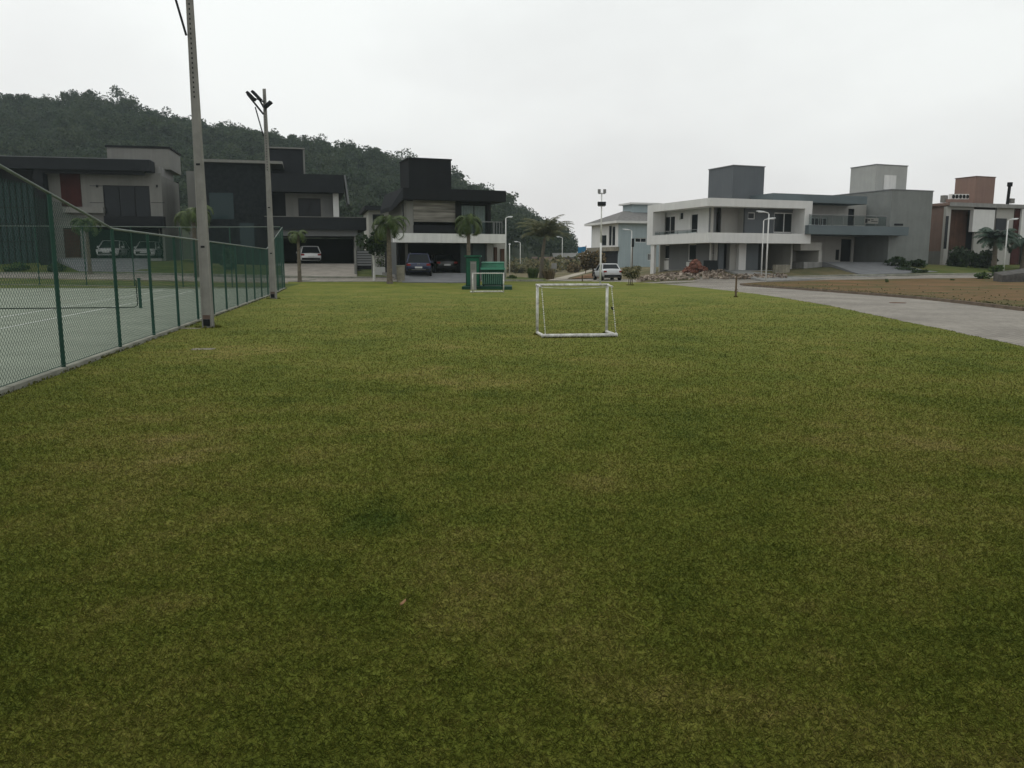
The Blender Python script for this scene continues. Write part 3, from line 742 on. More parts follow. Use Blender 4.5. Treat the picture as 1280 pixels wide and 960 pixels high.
# drooping side wing of the roof, left
zl = h.front(491, 262, 1)[1]; ul = h.front(491, 262, 2.0)[0]
mb = MB().add([(u0,0,z0),(u0,0,z1),(ul,2.6,zl+.35),(ul,2.6,zl),(u0,7,z0),(u0,7,z1),(ul,7,zl+.35),(ul,7,zl)], [(0,1,2,3),(7,6,5,4),(1,5,6,2),(0,3,7,4),(3,2,6,7)])
mb.build('roof_wing', MATS['charcoal_soft'], h.root)
u0, u1, z0, z1 = h.R(511, 199.5, 564, 237, 1.2); h.box('water_tank_room', 'charcoal', u0, u1, 1.2, 4.2, z0-.1, z1); h.box('roof_cap', 'charcoal_soft', u0-.06, u1+.06, 1.14, 4.26, z1, z1+.1)
zs = h.front(560, 292, -.3)[1]
wB = h.R(517, 249, 570, 293, .8)
m = bpy.data.materials.new('board_wall'); nt, N, L = nodes(m); b = N['Principled BSDF']; b.inputs['Roughness'].default_value = .9
tc = N.new('ShaderNodeTexCoord'); mp = N.new('ShaderNodeMapping'); mp.inputs['Scale'].default_value = (.35, .35, 4.5)
n1 = N.new('ShaderNodeTexNoise'); n1.inputs['Scale'].default_value = 1.3; n1.inputs['Detail'].default_value = 4
L.new(tc.outputs['Object'], mp.inputs['Vector']); L.new(mp.outputs[0], n1.inputs['Vector']); r = N.new('ShaderNodeValToRGB')
r.color_ramp.elements[0].position = .33; r.color_ramp.elements[0].color = (.07,.065,.055,1); r.color_ramp.elements[1].position = .66; r.color_ramp.elements[1].color = (.25,.235,.205,1)
L.new(n1.outputs['Fac'], r.inputs['Fac']); L.new(r.outputs['Color'], b.inputs['Base Color']); MATS['board_wall'] = m
h.box('clad_wall', 'board_wall', wB[0], wB[1], .8, 1.0, zs+.9, zr)
h.fbox('dark_panel', 'charcoal', 517, 281.5, 570, 292, .78, 1.0)
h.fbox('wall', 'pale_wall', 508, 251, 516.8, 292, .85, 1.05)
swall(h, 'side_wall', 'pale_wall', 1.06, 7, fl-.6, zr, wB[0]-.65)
h.fbox('side_window', 'glass', 503.2, 255, 508, 282, 1.2, 1.25)
h.fbox('window_jamb', 'black_metal', 570.2, 251, 575.5, 293, .6, 1.0)
w = h.R(575.5, 255, 609, 293, .8)
window(h, w[0]+.01, w[1], zs, w[3], .7, gm='glass_clear', cols=2, label='tall window with white curtains')
mb = MB(); n = 46; vs = []
for i in range(n+1):
    x = w[0]+.1+(w[1]-w[0]-.2)*i/n; y = 1.02+.05*math.sin(i*1.9)+.02*math.sin(i*.7); vs += [(x, y, zs+.05), (x, y, w[3]-.12)]
mb.add(vs, [(2*i, 2*i+2, 2*i+3, 2*i+1) for i in range(n)]); mb.build('curtain', MATS['curtain'], h.root)
h.box('lintel', 'black_metal', w[0], w[1]+.25, .5, 1.0, w[3], zr-.001)
h.box('rear_wall', 'charcoal', wB[0]-.5, w[1]+.2, 6.0, 6.2, fl-.6, zr)
h.box('corner_column', 'black_metal', w[1]+.005, w[1]+.22, .55, .95, zs, w[3]-.002)
h.box('right_wall', 'charcoal_soft', w[1]+.0, w[1]+.2, 1.0, 5.99, fl-.6, zr)
railing(h, 'railing', w[1]+.25, uR-.35, zs, zs+.95, -.1, 3); railing(h, 'railing', h.front(572, 285, -.1)[0], w[1]+.2, zs, zs+.95, -.1, 3)
s = h.R(495.5, 292, 632, 303.5, -.3); h.box('white_slab', 'white_paint', s[0], s[1], -.3, 1.05, s[2], s[3]); h.box('floor_slab', 'concrete_slab', s[0]+.3, s[1]-.1, 1.051, 6.9, s[2]+.05, s[3]-.05)
# ground floor
h.fbox('pillar', 'mid_grey', 488.5, 303, 495.6, 343, -.1, .9)
g0 = h.front(575.5, 320, .6)[0]; 
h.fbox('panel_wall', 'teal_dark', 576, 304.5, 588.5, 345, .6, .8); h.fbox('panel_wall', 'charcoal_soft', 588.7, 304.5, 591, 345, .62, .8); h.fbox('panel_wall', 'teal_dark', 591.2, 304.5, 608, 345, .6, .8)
h.fbox('pillar', 'pale_wall', 609, 304.5, 616.5, 346, .2, .8)
h.fbox('recess_wall', 'beige_wall', 616.7, 304.5, 631.5, 346, 1.6, 1.8)
h.fbox('wall_ornament', 'wood_red', 618, 309, 621.5, 330, 1.45, 1.59); h.fbox('wall_ornament', 'wood_red', 626, 311, 630.5, 336, 1.45, 1.59)
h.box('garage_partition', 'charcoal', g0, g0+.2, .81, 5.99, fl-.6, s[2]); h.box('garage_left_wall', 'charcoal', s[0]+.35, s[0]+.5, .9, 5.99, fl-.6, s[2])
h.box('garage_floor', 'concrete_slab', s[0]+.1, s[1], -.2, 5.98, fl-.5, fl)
H3 = h
# ================= house 4: white frame corner house
h = House('house.004', 'unfinished corner house wrapped by a deep white frame, with rubble heaped in front', 884, 68, 21)
fl = h.front(950, 337, 1.5)[1]
zT1 = h.front(884, 247, 0)[1]; zT0 = h.front(884, 257.2, 0)[1]; zB1 = h.front(884, 290.5, 0)[1]; zB0 = h.front(884, 303.3, 0)[1]
uR = h.front(1014.5, 280, 0)[0]; vL = h.side(809, 280, 0)[0]
t = 1.3
mb = MB()
for z0, z1 in ((zT0, zT1), (zB0, zB1)):
    mb.prism([(.35,0),(uR,0),(uR,t),(t,t),(t,vL),(0,vL),(0,.35),(.1,.1)], z0, z1)
mb.box(h.front(1005.5, 280, 0)[0], uR, 0.003, 1.9, zB1, zT0); mb.box(0.003, t, h.side(816, 280, 0)[0], vL-.003, zB1, zT0)
mb.build('white_frame', MATS['white_wall'], h.root)
h.box('roof', 'concrete_slab', t+.01, uR-.2, t+.01, vL, zT0+.05, zT1-.25)
h.box('floor_slab', 'concrete_slab', t+.01, uR-.1, t+.01, vL, zB0+.05, zB1-.02)
# upper walls on the front plane
vf = 1.6; R = lambda a, b_, c, d: h.R(a, b_, c, d, vf)
zu0, zu1 = zB1-.03, zT0+.06
uc = h.front(872, 275, vf)[0]
h.box('wall', 'beige_wall', max(uc, 1.6), h.front(890, 275, vf)[0], vf, vf+.2, zu0, zu1)
h.box('wall', 'mid_grey', h.front(890.2, 275, vf)[0], h.front(898, 275, vf)[0], vf+.3, vf+.5, zu0, zu1)
h.fbox('downpipe', 'black_metal', 898.6, 258, 900.6, 291, vf, vf+.1)
h.fbox('wall', 'beige_wall', 901.5, 257, 931, 291.5, vf+1.0, vf+1.2)
a0, a1 = h.front(931.2, 275, vf)[0], h.front(1006, 275, vf)[0]
w1 = R(935, 265.5, 944, 274); w2 = R(967.5, 266, 993.5, 291)
fwall(h, 'wall', 'blue_grey', a0, a1, zu0, zu1, vf, [w1, w2], label='dark blue grey wall with a sliding window')
h.box('wall_return', 'beige_wall', a0, a0+.2, vf+.23, vf+1.19, zu0, zu1)
window(h, *w1, vf, 'white_paint', cols=1, fw=.07); window(h, *w2, vf, 'white_paint', cols=2, fw=.08)
# upper walls on the left side plane
uf = 1.5; S = lambda a, b_, c, d: h.S(a, b_, c, d, uf)
q1, q2, q3 = S(830.5, 270, 843.5, 293), S(863, 267, 872, 291), S(849, 265, 854, 275)
q4 = S(819, 272, 824.5, 294)
swall(h, 'side_wall', 'white_wall', vf+.25, vL-.2, zu0, zu1, uf, [q1, q2, q3, q4])
for q in (q1, q2, q3, q4): window(h, q[0], q[1], q[2], q[3], uf, 'white_paint', cols=2 if q is q1 else 1, fw=.08, side=True)
railing(h, 'railing', vf+.4, vL-.3, zB1, zB1+.35, .25, 5, side=True)
h.box('rear_wall', 'beige_wall', uf, uR-.2, vL+.01, vL+.2, fl-1, zT1-.3); h.box('right_wall', 'beige_wall', uR-.4, uR-.21, 2.0, vL, fl-1, zT0+.05)
# ground floor
vg = 2.2; G = lambda a, c: (h.front(a, 320, vg)[0], h.front(c, 320, vg)[0])
zg0, zg1 = fl-.9, zB0+.06
ug = 2.0
q1, q2 = h.S(828, 306, 836.5, 324, ug), h.S(860, 305, 870, 326, ug)
swall(h, 'side_wall', 'mid_grey', vg, vL-.5, zg0, zg1, ug, [q1, q2])
for q in (q1, q2): window(h, *q, ug, 'white_paint', cols=1, fw=.09, side=True)
h.box('side_panel', 'white_wall', ug-.03, ug-.003, q1[0], q1[1], q1[2]-1.0, q1[2]-.12)
h.box('side_panel', 'white_wall', ug-.03, ug-.003, q2[0]-.2, q2[1]+.2, q2[2]-.9, q2[2]-.1)
h.box('post', 'white_wall', .1, .35, vL-1.2, vL-.6, zg0-.4, zB0)
a, b_ = G(876, 889); h.box('wall', 'beige_wall', max(a, ug+.22), b_, vg, vg+.2, zg0, zg1)
w = h.R(888, 304, 894, 325, vg); a, b_ = G(889, 897)
fwall(h, 'wall', 'beige_wall', a, b_, zg0, zg1, vg+.003, [(w[0], w[1], w[2], w[3])]); window(h, *w, vg, 'white_paint', cols=1, rows=2, fw=.08)
h.fbox('bin_cabinet', 'charcoal_soft', 886, 325.5, 896.5, 338, vg-.9, vg-.1)
a, b_ = G(897.2, 904); h.box('wall', 'blue_grey', a, b_, vg-.1, vg+.2, zg0, zg1)
h.fbox('door', 'black_metal', 904.2, 303, 912, 336, vg+.5, vg+.6)
a, b_ = G(912.2, 920); h.box('wall', 'beige_wall', a, b_, vg, vg+.7, zg0, zg1)
a, b_ = G(920.2, 929); h.box('wall', 'white_wall', a, b_, vg-.4, vg+.7, zg0, zg1)
a, b_ = G(929.2, 946); h.box('wall', 'blue_grey', a, b_, vg-.2, vg+.5, zg0, zg1)
a, b_ = G(946.2, 951); h.box('wall', 'charcoal_soft', a, b_, vg, vg+.5, zg0, zg1)
h.box('garage_wall', 'blue_grey', G(946, 951)[1]+.01, G(946, 951)[1]+.2, vg, 8, zg0, zg1)
a, b_ = h.front(969, 320, 5.5)[0], h.front(1020, 320, 5.5)[0]
h.box('garage_rear_wall', 'beige_wall', G(946, 951)[1]+.21, b_+1, 6, 6.2, zg0, zg1)
# carport on the right
h.fbox('carport_beam', 'beige_wall', 1001, 302.8, 1027, 313, 1.2, 6.3)
h.fbox('carport_pillar', 'beige_wall', 1023, 313, 1027, 337, 1.3, 5.9)
h.fbox('gate', 'charcoal_soft', 1014.5, 313.2, 1022.8, 337, 2.4, 2.5)
u0, u1, z0, z1 = h.R(916, 208, 955, 248, 4.5)
vb = h.side(885.5, 230, u0)[0]
h.box('water_tank_room', 'blue_grey', u0, u1, 4.5, vb, zT1-.5, z1); h.box('roof_cap', 'mid_grey', u0-.06, u1+.06, 4.44, vb+.06, z1, z1+.08)
h.box('floor_base', 'concrete_slab', 1.8, uR+1.5, vg-.9, 9, fl-1.2, fl-.04)
H4 = h
# ================= house 5: grey stucco
h = House('house.005', 'grey stucco house with a tall plain side block and a blue grey carport canopy', 1109, 76, 21)
fl = h.front(1060, 327.5, 2.5)[1]
u1 = h.front(1163.5, 280, 0)[0]; zt = h.front(1109, 237, 0)[1]; v1 = h.side(1082, 280, 0)[0]
h.box('side_block', 'grey_stucco', 0, u1, 0, 8, fl-1.5, zt); h.box('roof_cap', 'mid_grey', -.05, u1+.05, -.05, 8.05, zt, zt+.08)
h.fbox('vent_slot', 'charcoal_soft', 1118, 279.5, 1129, 282, -.03, -.003)
zu0, zu1 = h.front(1050, 294, 1.2)[1], h.front(1050, 253.5, 1.2)[1]
uW = h.front(985, 270, v1)[0]
w1, w2 = h.R(1060, 261, 1067.5, 282, v1), h.R(1014, 272, 1034, 282, v1)
fwall(h, 'wall', 'beige_wall', uW, -.01, zu0-.05, zu1+.02, v1, [w1, w2])
window(h, *w1, v1, 'black_metal', cols=1); window(h, *w2, v1, 'white_paint', cols=4, fw=.07, label='row of pale framed windows')
r = h.R(972, 243.5, 1084, 253.5, .6); h.box('roof', 'teal_grey', r[0]-.5, r[1], .6, 7.5, r[2], r[3])
zc = h.front(1003, 241.2, 3.0)[1]
c = h.R(1011, 282.5, 1136, 293.5, -1.2); h.box('canopy', 'teal_grey', c[0], c[1], -1.2, -.003, c[2], c[3]); h.box('canopy_floor', 'teal_grey', c[0], -.01, -.002, v1+3, c[2]+.02, c[3]-.02)
railing(h, 'railing', c[0]+.1, h.front(1108, 275, -1.0)[0], c[3], c[3]+.95, -1.05, 7)
bn = h.fbox('banner', 'pale_wall', 1081, 272.5, 1098, 279.5, -1.13, -1.1, label='small pale banner with dark marks tied to the railing')
mb = MB()
for (x, y, x1, y1) in ((1081.6,273.2,1084.5,278.6),(1085,274,1087.5,276),(1089,276.5,1097,277.3),(1089,274.2,1092,275.2)): h.fbox('', '', x, y, x1, y1, -1.137, -1.131, mb=mb)
mb.build('banner_marks', MATS['charcoal'], bn)
vg = v1+.6; G = lambda a, c_: (h.front(a, 310, vg)[0], h.front(c_, 310, vg)[0])
d = h.R(1051, 299, 1064, 327, vg); w = h.R(1044.5, 312, 1049, 325, vg)
fwall(h, 'lower_wall', 'beige_wall', uW, h.front(1067.5, 310, vg)[0], fl-1, zu0+.2, vg, [d, w]); h.box('door', 'charcoal', d[0], d[1], vg+.1, vg+.18, d[2]-.1, d[3]); window(h, *w, vg, cols=1)
h.box('carport_rear', 'mid_grey', h.front(1067.6, 310, vg)[0], -.01, vg+3, vg+3.2, fl-1, zu0+.2); h.box('carport_side', 'blue_grey', h.front(1067.6, 310, vg)[0]-.2, h.front(1067.6, 310, vg)[0]-.01, vg+.3, vg+3, fl-1, zu0+.2)
p = h.R(1102, 294.5, 1109, 328, -.3)
h.box('carport_floor', 'concrete_slab', uW, -.01, .5, v1+4, fl-1.2, fl)
u0, u2, z0, z1 = h.R(1094.5, 206.8, 1133.5, 240, 3.2); vb = h.side(1062.5, 230, u0)[0]
h.box('water_tank_room', 'grey_stucco_light', u0, u2, 3.2, vb, zt-.4, z1); h.box('roof_cap', 'mid_grey', u0-.05, u2+.05, 3.15, vb+.05, z1, z1+.07)
h.fbox('tower_door', 'white_paint', 1105, 219, 1120, 237, 3.15, 3.197)
h.box('rear_wall', 'beige_wall', uW, -.01, 7.2, 7.4, fl-1, zu1+.02)
H5 = h
# ================= house 6: brown house on the right
h = House('house.006', 'brown house at the right edge with rooftop air conditioners beside its brown tower', 1181, 80, 21)
fl = h.front(1200, 332, 0)[1]
zt = h.front(1181, 253, 0)[1]; zt0 = h.front(1181, 256.5, 0)[1]; vL = h.side(1150, 280, 0)[0]
uR = h.front(1345, 280, 0)[0]
h.box('side_wall', 'brown_wall', 0, .2, .35, vL, h.side(1170, 314, 0)[1], zt0); h.box('side_plinth', 'pale_wall', -.03, .2, .35, vL, fl-1.5, h.side(1170, 314, 0)[1]-.002)
h.box('roof', 'brown_wall', -.2, uR, -.25, 9, zt0, zt); h.box('roof_trim', 'concrete_slab', -.24, uR, -.3, -.251, zt0-.1, zt+.02)
w = h.R(1178.5, 268, 1186, 312, .1)
h.fbox('corner_pillar', 'beige_wall', 1181, 258, 1186.5, 331, .003, .34)
h.fbox('window', 'glass', 1181.2, 270, 1184.6, 311, -.04, -.003)
h.fbox('upper_band', 'beige_wall', 1186.7, 257.2, 1218, 262, .1, .4)
h.fbox('wood_wall', 'wood_red', 1186.7, 262.2, 1208, 312, .9, 1.1); h.fbox('lower_wall', 'pale_wall', 1186.7, 312.2, 1218, 333, .7, 1.1)
h.fbox('recess_side', 'charcoal_soft', 1208.2, 262.2, 1216, 312, 1.0, 1.2)
h.fbox('white_panel', 'white_wall', 1216.2, 262, 1243, 290, -.1, .3); h.fbox('beige_wall', 'beige_wall', 1243.2, 258, 1266, 333, .1, .3); h.fbox('beige_wall', 'beige_wall', 1216.2, 290.2, 1243, 333, .2, .4)
h.fbox('window', 'glass', 1245, 273, 1258, 288, .05, .097); h.fbox('wood_wall', 'red_panel', 1266.2, 257.5, 1276, 333, .0, .2); h.fbox('white_wall', 'white_wall', 1276.2, 262, 1345, 300, -.2, .2); h.fbox('lower_glass', 'glass_teal', 1276.2, 300.2, 1345, 338, .3, .4)
u0, u1, z0, z1 = h.R(1219, 221.3, 1243, 255, 3.0); vb = h.side(1193.5, 235, u0)[0]
h.box('water_tank_room', 'brown_wall', u0, u1, 3.0, vb, zt-.1, z1); h.box('roof_cap', 'wood_red', u0-.05, u1+.05, 2.95, vb+.05, z1, z1+.07)
for i in range(5):
    x = 1190+i*4.4; o = h.fbox('air_conditioner', 'white_paint', x, 242.5, x+3.6, 249, 1.6, 2.0)
    u0, u1, z0, z1 = h.R(x, 242.5, x+3.6, 249, 1.6); MB().tube(((u0+u1)/2, 1.597, (z0+z1)/2), ((u0+u1)/2, 1.58, (z0+z1)/2), .2, n=14).build('fan_grille', MATS['plastic_black'], o)
h.fbox('unit_rack', 'brown_wall', 1188.5, 249.2, 1213, 253, 1.5, 2.1)
p0, p1 = h.front(1259, 256, 1.5), h.front(1262, 233, 1.5); MB().tube((p0[0], 1.5, zt-.1), (p1[0], 1.5, p1[1]), .15, n=12).tube((p1[0], 1.5, p1[1]), (p1[0]+.02, 1.5, p1[1]+.4), .25, n=12).build('chimney', MATS['charcoal'], h.root)
h.fbox('roof_vent', 'pale_wall', 1263.5, 248, 1268.5, 254, 1.5, 2.0)
h.fbox('roof_vent', 'pale_wall', 1180.5, 244, 1185, 253, 3.5, 4.0)
h.box('rear_wall', 'brown_wall', 0, uR, vL+.01, vL+.2, fl-1, zt0)
# ================= far pale blue house with a hip roof
h = House('house.007', 'distant pale blue house with a tiled hip roof, behind the parked silver car', 773, 112, 18)
fl = .3; ze = h.front(773, 279, 0)[1]
uR = h.front(835, 300, 0)[0]; vL = h.side(740, 300, 0)[0]
wq = [h.R(794, 297.5, 808, 303, 0), h.R(809.5, 317, 814, 325.5, 0)]
fwall(h, 'wall', 'blue_wall', 0, uR, fl-1, ze, 0, wq)
for q in wq: window(h, *q, 0, 'white_paint', cols=2, fw=.07)
sw = [h.S(765, 283, 769, 307, 0), h.S(752, 294, 758, 307, 0), h.S(761, 282, 764.5, 307, 0)]
swall(h, 'side_wall', 'white_wall', .23, vL, h.side(760, 309, 0)[1], ze, 0, sw)
for q in sw: window(h, *q, 0, 'mid_grey', cols=1, fw=.07, side=True)
z9 = h.side(760, 314, 0)[1]; h.box('terrace', 'old_concrete', -.5, 0-.003, -.2, vL+.8, z9, h.side(760, 309, 0)[1]); h.box('ground_wall', 'charcoal_soft', .05, .3, .23, vL, fl-1, h.side(760, 309, 0)[1]-.01)
e = .9; zr = h.front(800, 264, 4)[1]
mb = MB().box(-e, uR+e, -e, vL+e, ze, ze+.3); mb.build('eave', MATS['white_wall'], h.root)
A = [(-e,-e,ze+.3),(uR+e,-e,ze+.3),(uR+e,vL+e,ze+.3),(-e,vL+e,ze+.3)]; r1, r2 = (uR*.5-1, vL*.5, zr), (uR*.5+3, vL*.5, zr)
MB().add(A+[r1, r2], [(0,1,5,4),(1,2,5),(2,3,4,5),(3,0,4),(3,2,1,0)]).build('roof', MATS['roof_tile'], h.root)
u0, u1, z0, z1 = h.R(790, 255, 822, 268, 4); h.box('water_tank_room', 'blue_wall', u0, u1, 4, 7, z0-.5, z1-.1); h.box('roof_cap', 'white_wall', u0-.5, u1+.4, 3.5, 7.4, z1-.1, z1+.15)
h.box('rear_wall', 'blue_wall', 0, uR, vL+.01, vL+.2, fl-1, ze); h.box('right_wall', 'blue_wall', uR, uR+.2, .01, vL, fl-1, ze)
# far low buildings in the valley
def low_shed(label, x0, y0, x1, y1, Y, roofm, wallm):
    a = at(x0, y1, Y); b = at(x1, y0, Y); t = thing('shed', label, 'shed', (a.x, Y, 0))
    MB().box(0, b.x-a.x, 0, 5, -.3, b.z-.5).build('wall', MATS[wallm], t)
    MB().frus([(-.4,-.5,b.z-.5),(b.x-a.x+.4,-.5,b.z-.5),(b.x-a.x+.4,5.5,b.z-.5),(-.4,5.5,b.z-.5)], [(-.4,-.5,b.z-.35),(b.x-a.x+.4,-.5,b.z-.35),(b.x-a.x+.4,5.5,b.z+.5),(-.4,5.5,b.z+.5)]).build('roof', MATS[roofm], t)
    n = max(2, int((b.x-a.x)/3)); mb = MB()
    for i in range(n):
        x = (b.x-a.x)*(i+.3)/n; MB().box(x, x+.9, -.04, -.003, .9, b.z-.9).build('window', MATS['glass'], t)
low_shed('long low white shed far beyond the palm lawn, left of the round palm', 638, 323, 662, 331, 172, 'white_paint', 'pale_wall')
low_shed('low shed with a brown roof far behind the round palm trunk', 668, 324, 694, 333, 160, 'brown_wall', 'pale_wall')
low_shed('low far shed with a thin pale roof left of the blue house', 694, 319, 722, 332, 165, 'pale_wall', 'brown_wall')
# ------------------------------------------------------------------ driveways of the left houses (draped on the raised lots)
def world(h, u, v): p = h.o+h.u*u+h.w*v; return (p.x, p.y)
def ramp(name, street, inner, zi, material, n=8):
    """sloping drive from two street points up to two inner points at height zi"""
    a, b_ = street; d, c = inner; vs = []
    for i in range(n+1):
        t = i/n; tt = t*t*(3-2*t)*.5+t*.5
        for p, q in ((a, d), (b_, c)):
            z0 = H(*p)+.06; vs.append((p[0]+(q[0]-p[0])*t, p[1]+(q[1]-p[1])*t, z0+(zi-z0)*tt))
    top = len(vs); vs += [(x, y, z-1.3) for x, y, z in vs]
    fs = [(2*i, 2*i+1, 2*i+3, 2*i+2) for i in range(n)]+[(2*i, 2*i+2, top+2*i+2, top+2*i) for i in range(n)]+[(2*i+1, top+2*i+1, top+2*i+3, 2*i+3) for i in range(n)]+[(0, top, top+1, 1)]
    o = MB().add(vs, fs).build(name, material); o['kind'] = 'structure'; return o
mat('paving_old', (.26,.235,.205), .95, .14, 1.2, .3, 20); mat('paving_grey', (.17,.172,.178), .95, .1, 1.2, .3, 20)
F1 = H1.front(160, 323, 1.5)[1]; F2 = H2.front(400, 329.5, 1.0)[1]; F3 = H3.front(535, 341.5, .3)[1]; F4 = H4.front(950, 337, 1.5)[1]; F5 = H5.front(1060, 327.5, 2.5)[1]
st = lambda px, Y: (hz(px, Y).x, Y)
ramp('driveway', (st(100, 62.4), st(188, 62.2)), (world(H1, -7.6, .98), world(H1, -.9, .98)), F1, MATS['paving_grey'])
ramp('driveway', (st(352, 61.0), st(446, 60.8)), (world(H2, H2.front(352,330,-.3)[0], -.31), world(H2, H2.front(446,330,-.3)[0], -.31)), F2, MATS['paving_old'])
D3 = (st(505, 60.9), st(592, 61.3)), (world(H3, H3.front(498,343,-.2)[0], -.21), world(H3, H3.front(592,343,-.2)[0], -.21))
ramp('driveway', ((hz(503, 56.6).x, 56.6), (hz(590, 57.2).x, 57.2)), D3[1], F3, MATS['paving_grey'], 6)
ramp('driveway', (world(H4, 2.6, -4.6), world(H4, 15, -4.6)), (world(H4, 2.6, 1.29), world(H4, 13.2, 1.29)), F4-.04, MATS['concrete_slab'])
ramp('driveway', (st(1078, 69.5), st(1172, 72)), (world(H5, -7.2, .49), world(H5, -.3, .49)), F5, MATS['paving_grey'])
# ------------------------------------------------------------------ chain link fences
def chain_fence(name, label, P0, direc, L, hfun, posts, cell=.062, wr=.0026, kerb=True):
    """fence standing along direc from P0; hfun(s) gives its top"""
    root = thing(name, label, 'fence', (P0.x, P0.y, 0)); nrm = Vector((direc.y, -direc.x, 0))
    g = lambda s: H(P0.x+direc.x*s, P0.y+direc.y*s)
    loc = lambda s, z, o=0.0: Vector((direc.x*s+nrm.x*o, direc.y*s+nrm.y*o, z))
    V = []
    zb0 = .07
    for sg in (1, -1):
        k = 0; step = cell*math.sqrt(2)
        s0 = -4.2 if sg > 0 else 0
        s = s0
        while s < (L if sg > 0 else L+4.2):
            # line: z = zb + sg*(x - s); clip to 0..L and to the top
            zlo = g(min(max(s, 0), L))+zb0
            pts = []
            n = 24
            xs = [s+sg*4.1*i/n for i in range(n+1)]
            inside = [(x, zlo+abs(x-s)) for x in xs if 0 <= x <= L and zlo+abs(x-s) <= hfun(x)+g(x)]
            if len(inside) >= 2:
                (x0, z0), (x1, z1) = inside[0], inside[-1]
                a, b_ = loc(x0, z0, .004*sg), loc(x1, z1, .004*sg)
                d = (b_-a).normalized(); p = nrm*wr; q = d.cross(nrm)*wr
                for i0, i1 in ((p+q*0, -p*.5+q*.87), (-p*.5+q*.87, -p*.5-q*.87), (-p*.5-q*.87, p)):
                    V += [a+i0, a+i1, b_+i1, b_+i0]
            s += step
    npmesh('wire_mesh', np.array([tuple(v) for v in V]), 4, MATS['fence_green'], root)
    for s in posts:
        MB().tube(loc(s, g(s)-.3), loc(s, g(s)+hfun(s)-.01), .034, n=10).build('post', MATS['fence_green'], root, smooth=False)
    brk = sorted({0, L, *[p for p in posts], *[b_ for b_ in BREAKS if 0 < b_ < L]})
    MB().path([loc(s, g(s)+hfun(s)) for s in brk], .024, 8).build('top_rail', MATS['fence_rail'], root)
    mb = MB()
    mb.path([loc(s, g(s)+zb0+.02, .03) for s in brk], .006, 5); mb.build('tension_wire', MATS['fence_green'], root)
    if kerb:
        mb = MB(); s = 0; w = .055
        while s < L-.2:
            e = min(s+2.0, L)-.03; A = [loc(s, 0, -w), loc(s, 0, w), loc(e, 0, w), loc(e, 0, -w)]
            z = [g(s), g(s), g(e), g(e)]
            mb.frus([(p.x, p.y, zz-.2) for p, zz in zip(A, z)], [(p.x, p.y, zz+.05) for p, zz in zip(A, z)]); s += 2.0
        mb.build('fence_kerb', MATS['kerb_concrete'], root)
    return root
low = 2.32
def side_h(s):                            # s measured from 8 m before the first visible post
    s -= OFF
    a = max(0, 3.1-s)*.135; b_ = max(0, s-(flen-8.6))*.155
    return low+a+b_
OFF = 8.0
BREAKS = [OFF+3.1, OFF+flen-8.6]
chain_fence('chain_link_fence', 'long green chain link fence running beside the lawn, its top sloping up at both ends', FA-fd*OFF, fd, flen+OFF, side_h,
            [OFF+s for s in (-7.9, -5.2, -2.6, 0, 3.05, 5.65, 8.2, 10.7, 13.2, 15.7, 18.2, 20.7, 23.2, 25.7, 28.2, 30.7, 33.2, 35.7, flen-.04)])
ed = Vector((-1, .12, 0)).normalized()
BREAKS = []
chain_fence('chain_link_fence', 'high green chain link fence crossing the far end of the tennis court', FB+ed*.12, ed, 36, lambda s: 3.68+.0*s, [3.2*i+.02 for i in range(12)], cell=.09, wr=.0016)
# ------------------------------------------------------------------ tennis net
pn = gp(176, 385.5); pq = Vector((-fn.x, -fn.y, 0)); L_ = 13.5
t = thing('tennis_net', 'tennis net with dark green posts on the court behind the long fence', 'tennis net', (pn.x, pn.y, pn.z))
for s in (0, L_):
    mb = MB().tube(pq*s+Vector((0,0,-.1)), pq*s+Vector((0,0,1.08)), .055, n=10); mb.tube(pq*s+Vector((0,0,1.08)), pq*s+Vector((0,0,1.11)), .065, n=10).build('net_post', MATS['fence_green'], t)
mb = MB(); mb.path([pq*.1+Vector((0,0,1.05)), pq*.1+Vector((0,0,.12)), pq*.2+Vector((0,0,.05)), pq*.8+Vector((0,0,.04)), pq*(L_-.2)+Vector((0,0,.04))], .018, 6)
mb.build('bottom_cable', MATS['net_dark'], t)
V = []
def strip(a, b_, r):
    d = (b_-a).normalized(); q = d.orthogonal().normalized()*r; p = d.cross(q)
    for i0, i1 in ((q, p), (p, -q-p), (-q-p, q)): V.extend([a+i0, a+i1, b_+i1, b_+i0])
for i in range(int((L_-.3)/.14)): strip(pq*(.15+i*.14)+Vector((0,0,.05)), pq*(.15+i*.14)+Vector((0,0,.93)), .0009)
for j in range(7): strip(pq*.1+Vector((0,0,.06+j*.14)), pq*(L_-.1)+Vector((0,0,.06+j*.14)), .0009)
npmesh('netting', np.array([tuple(v) for v in V]), 4, MATS['net_dark'], t)
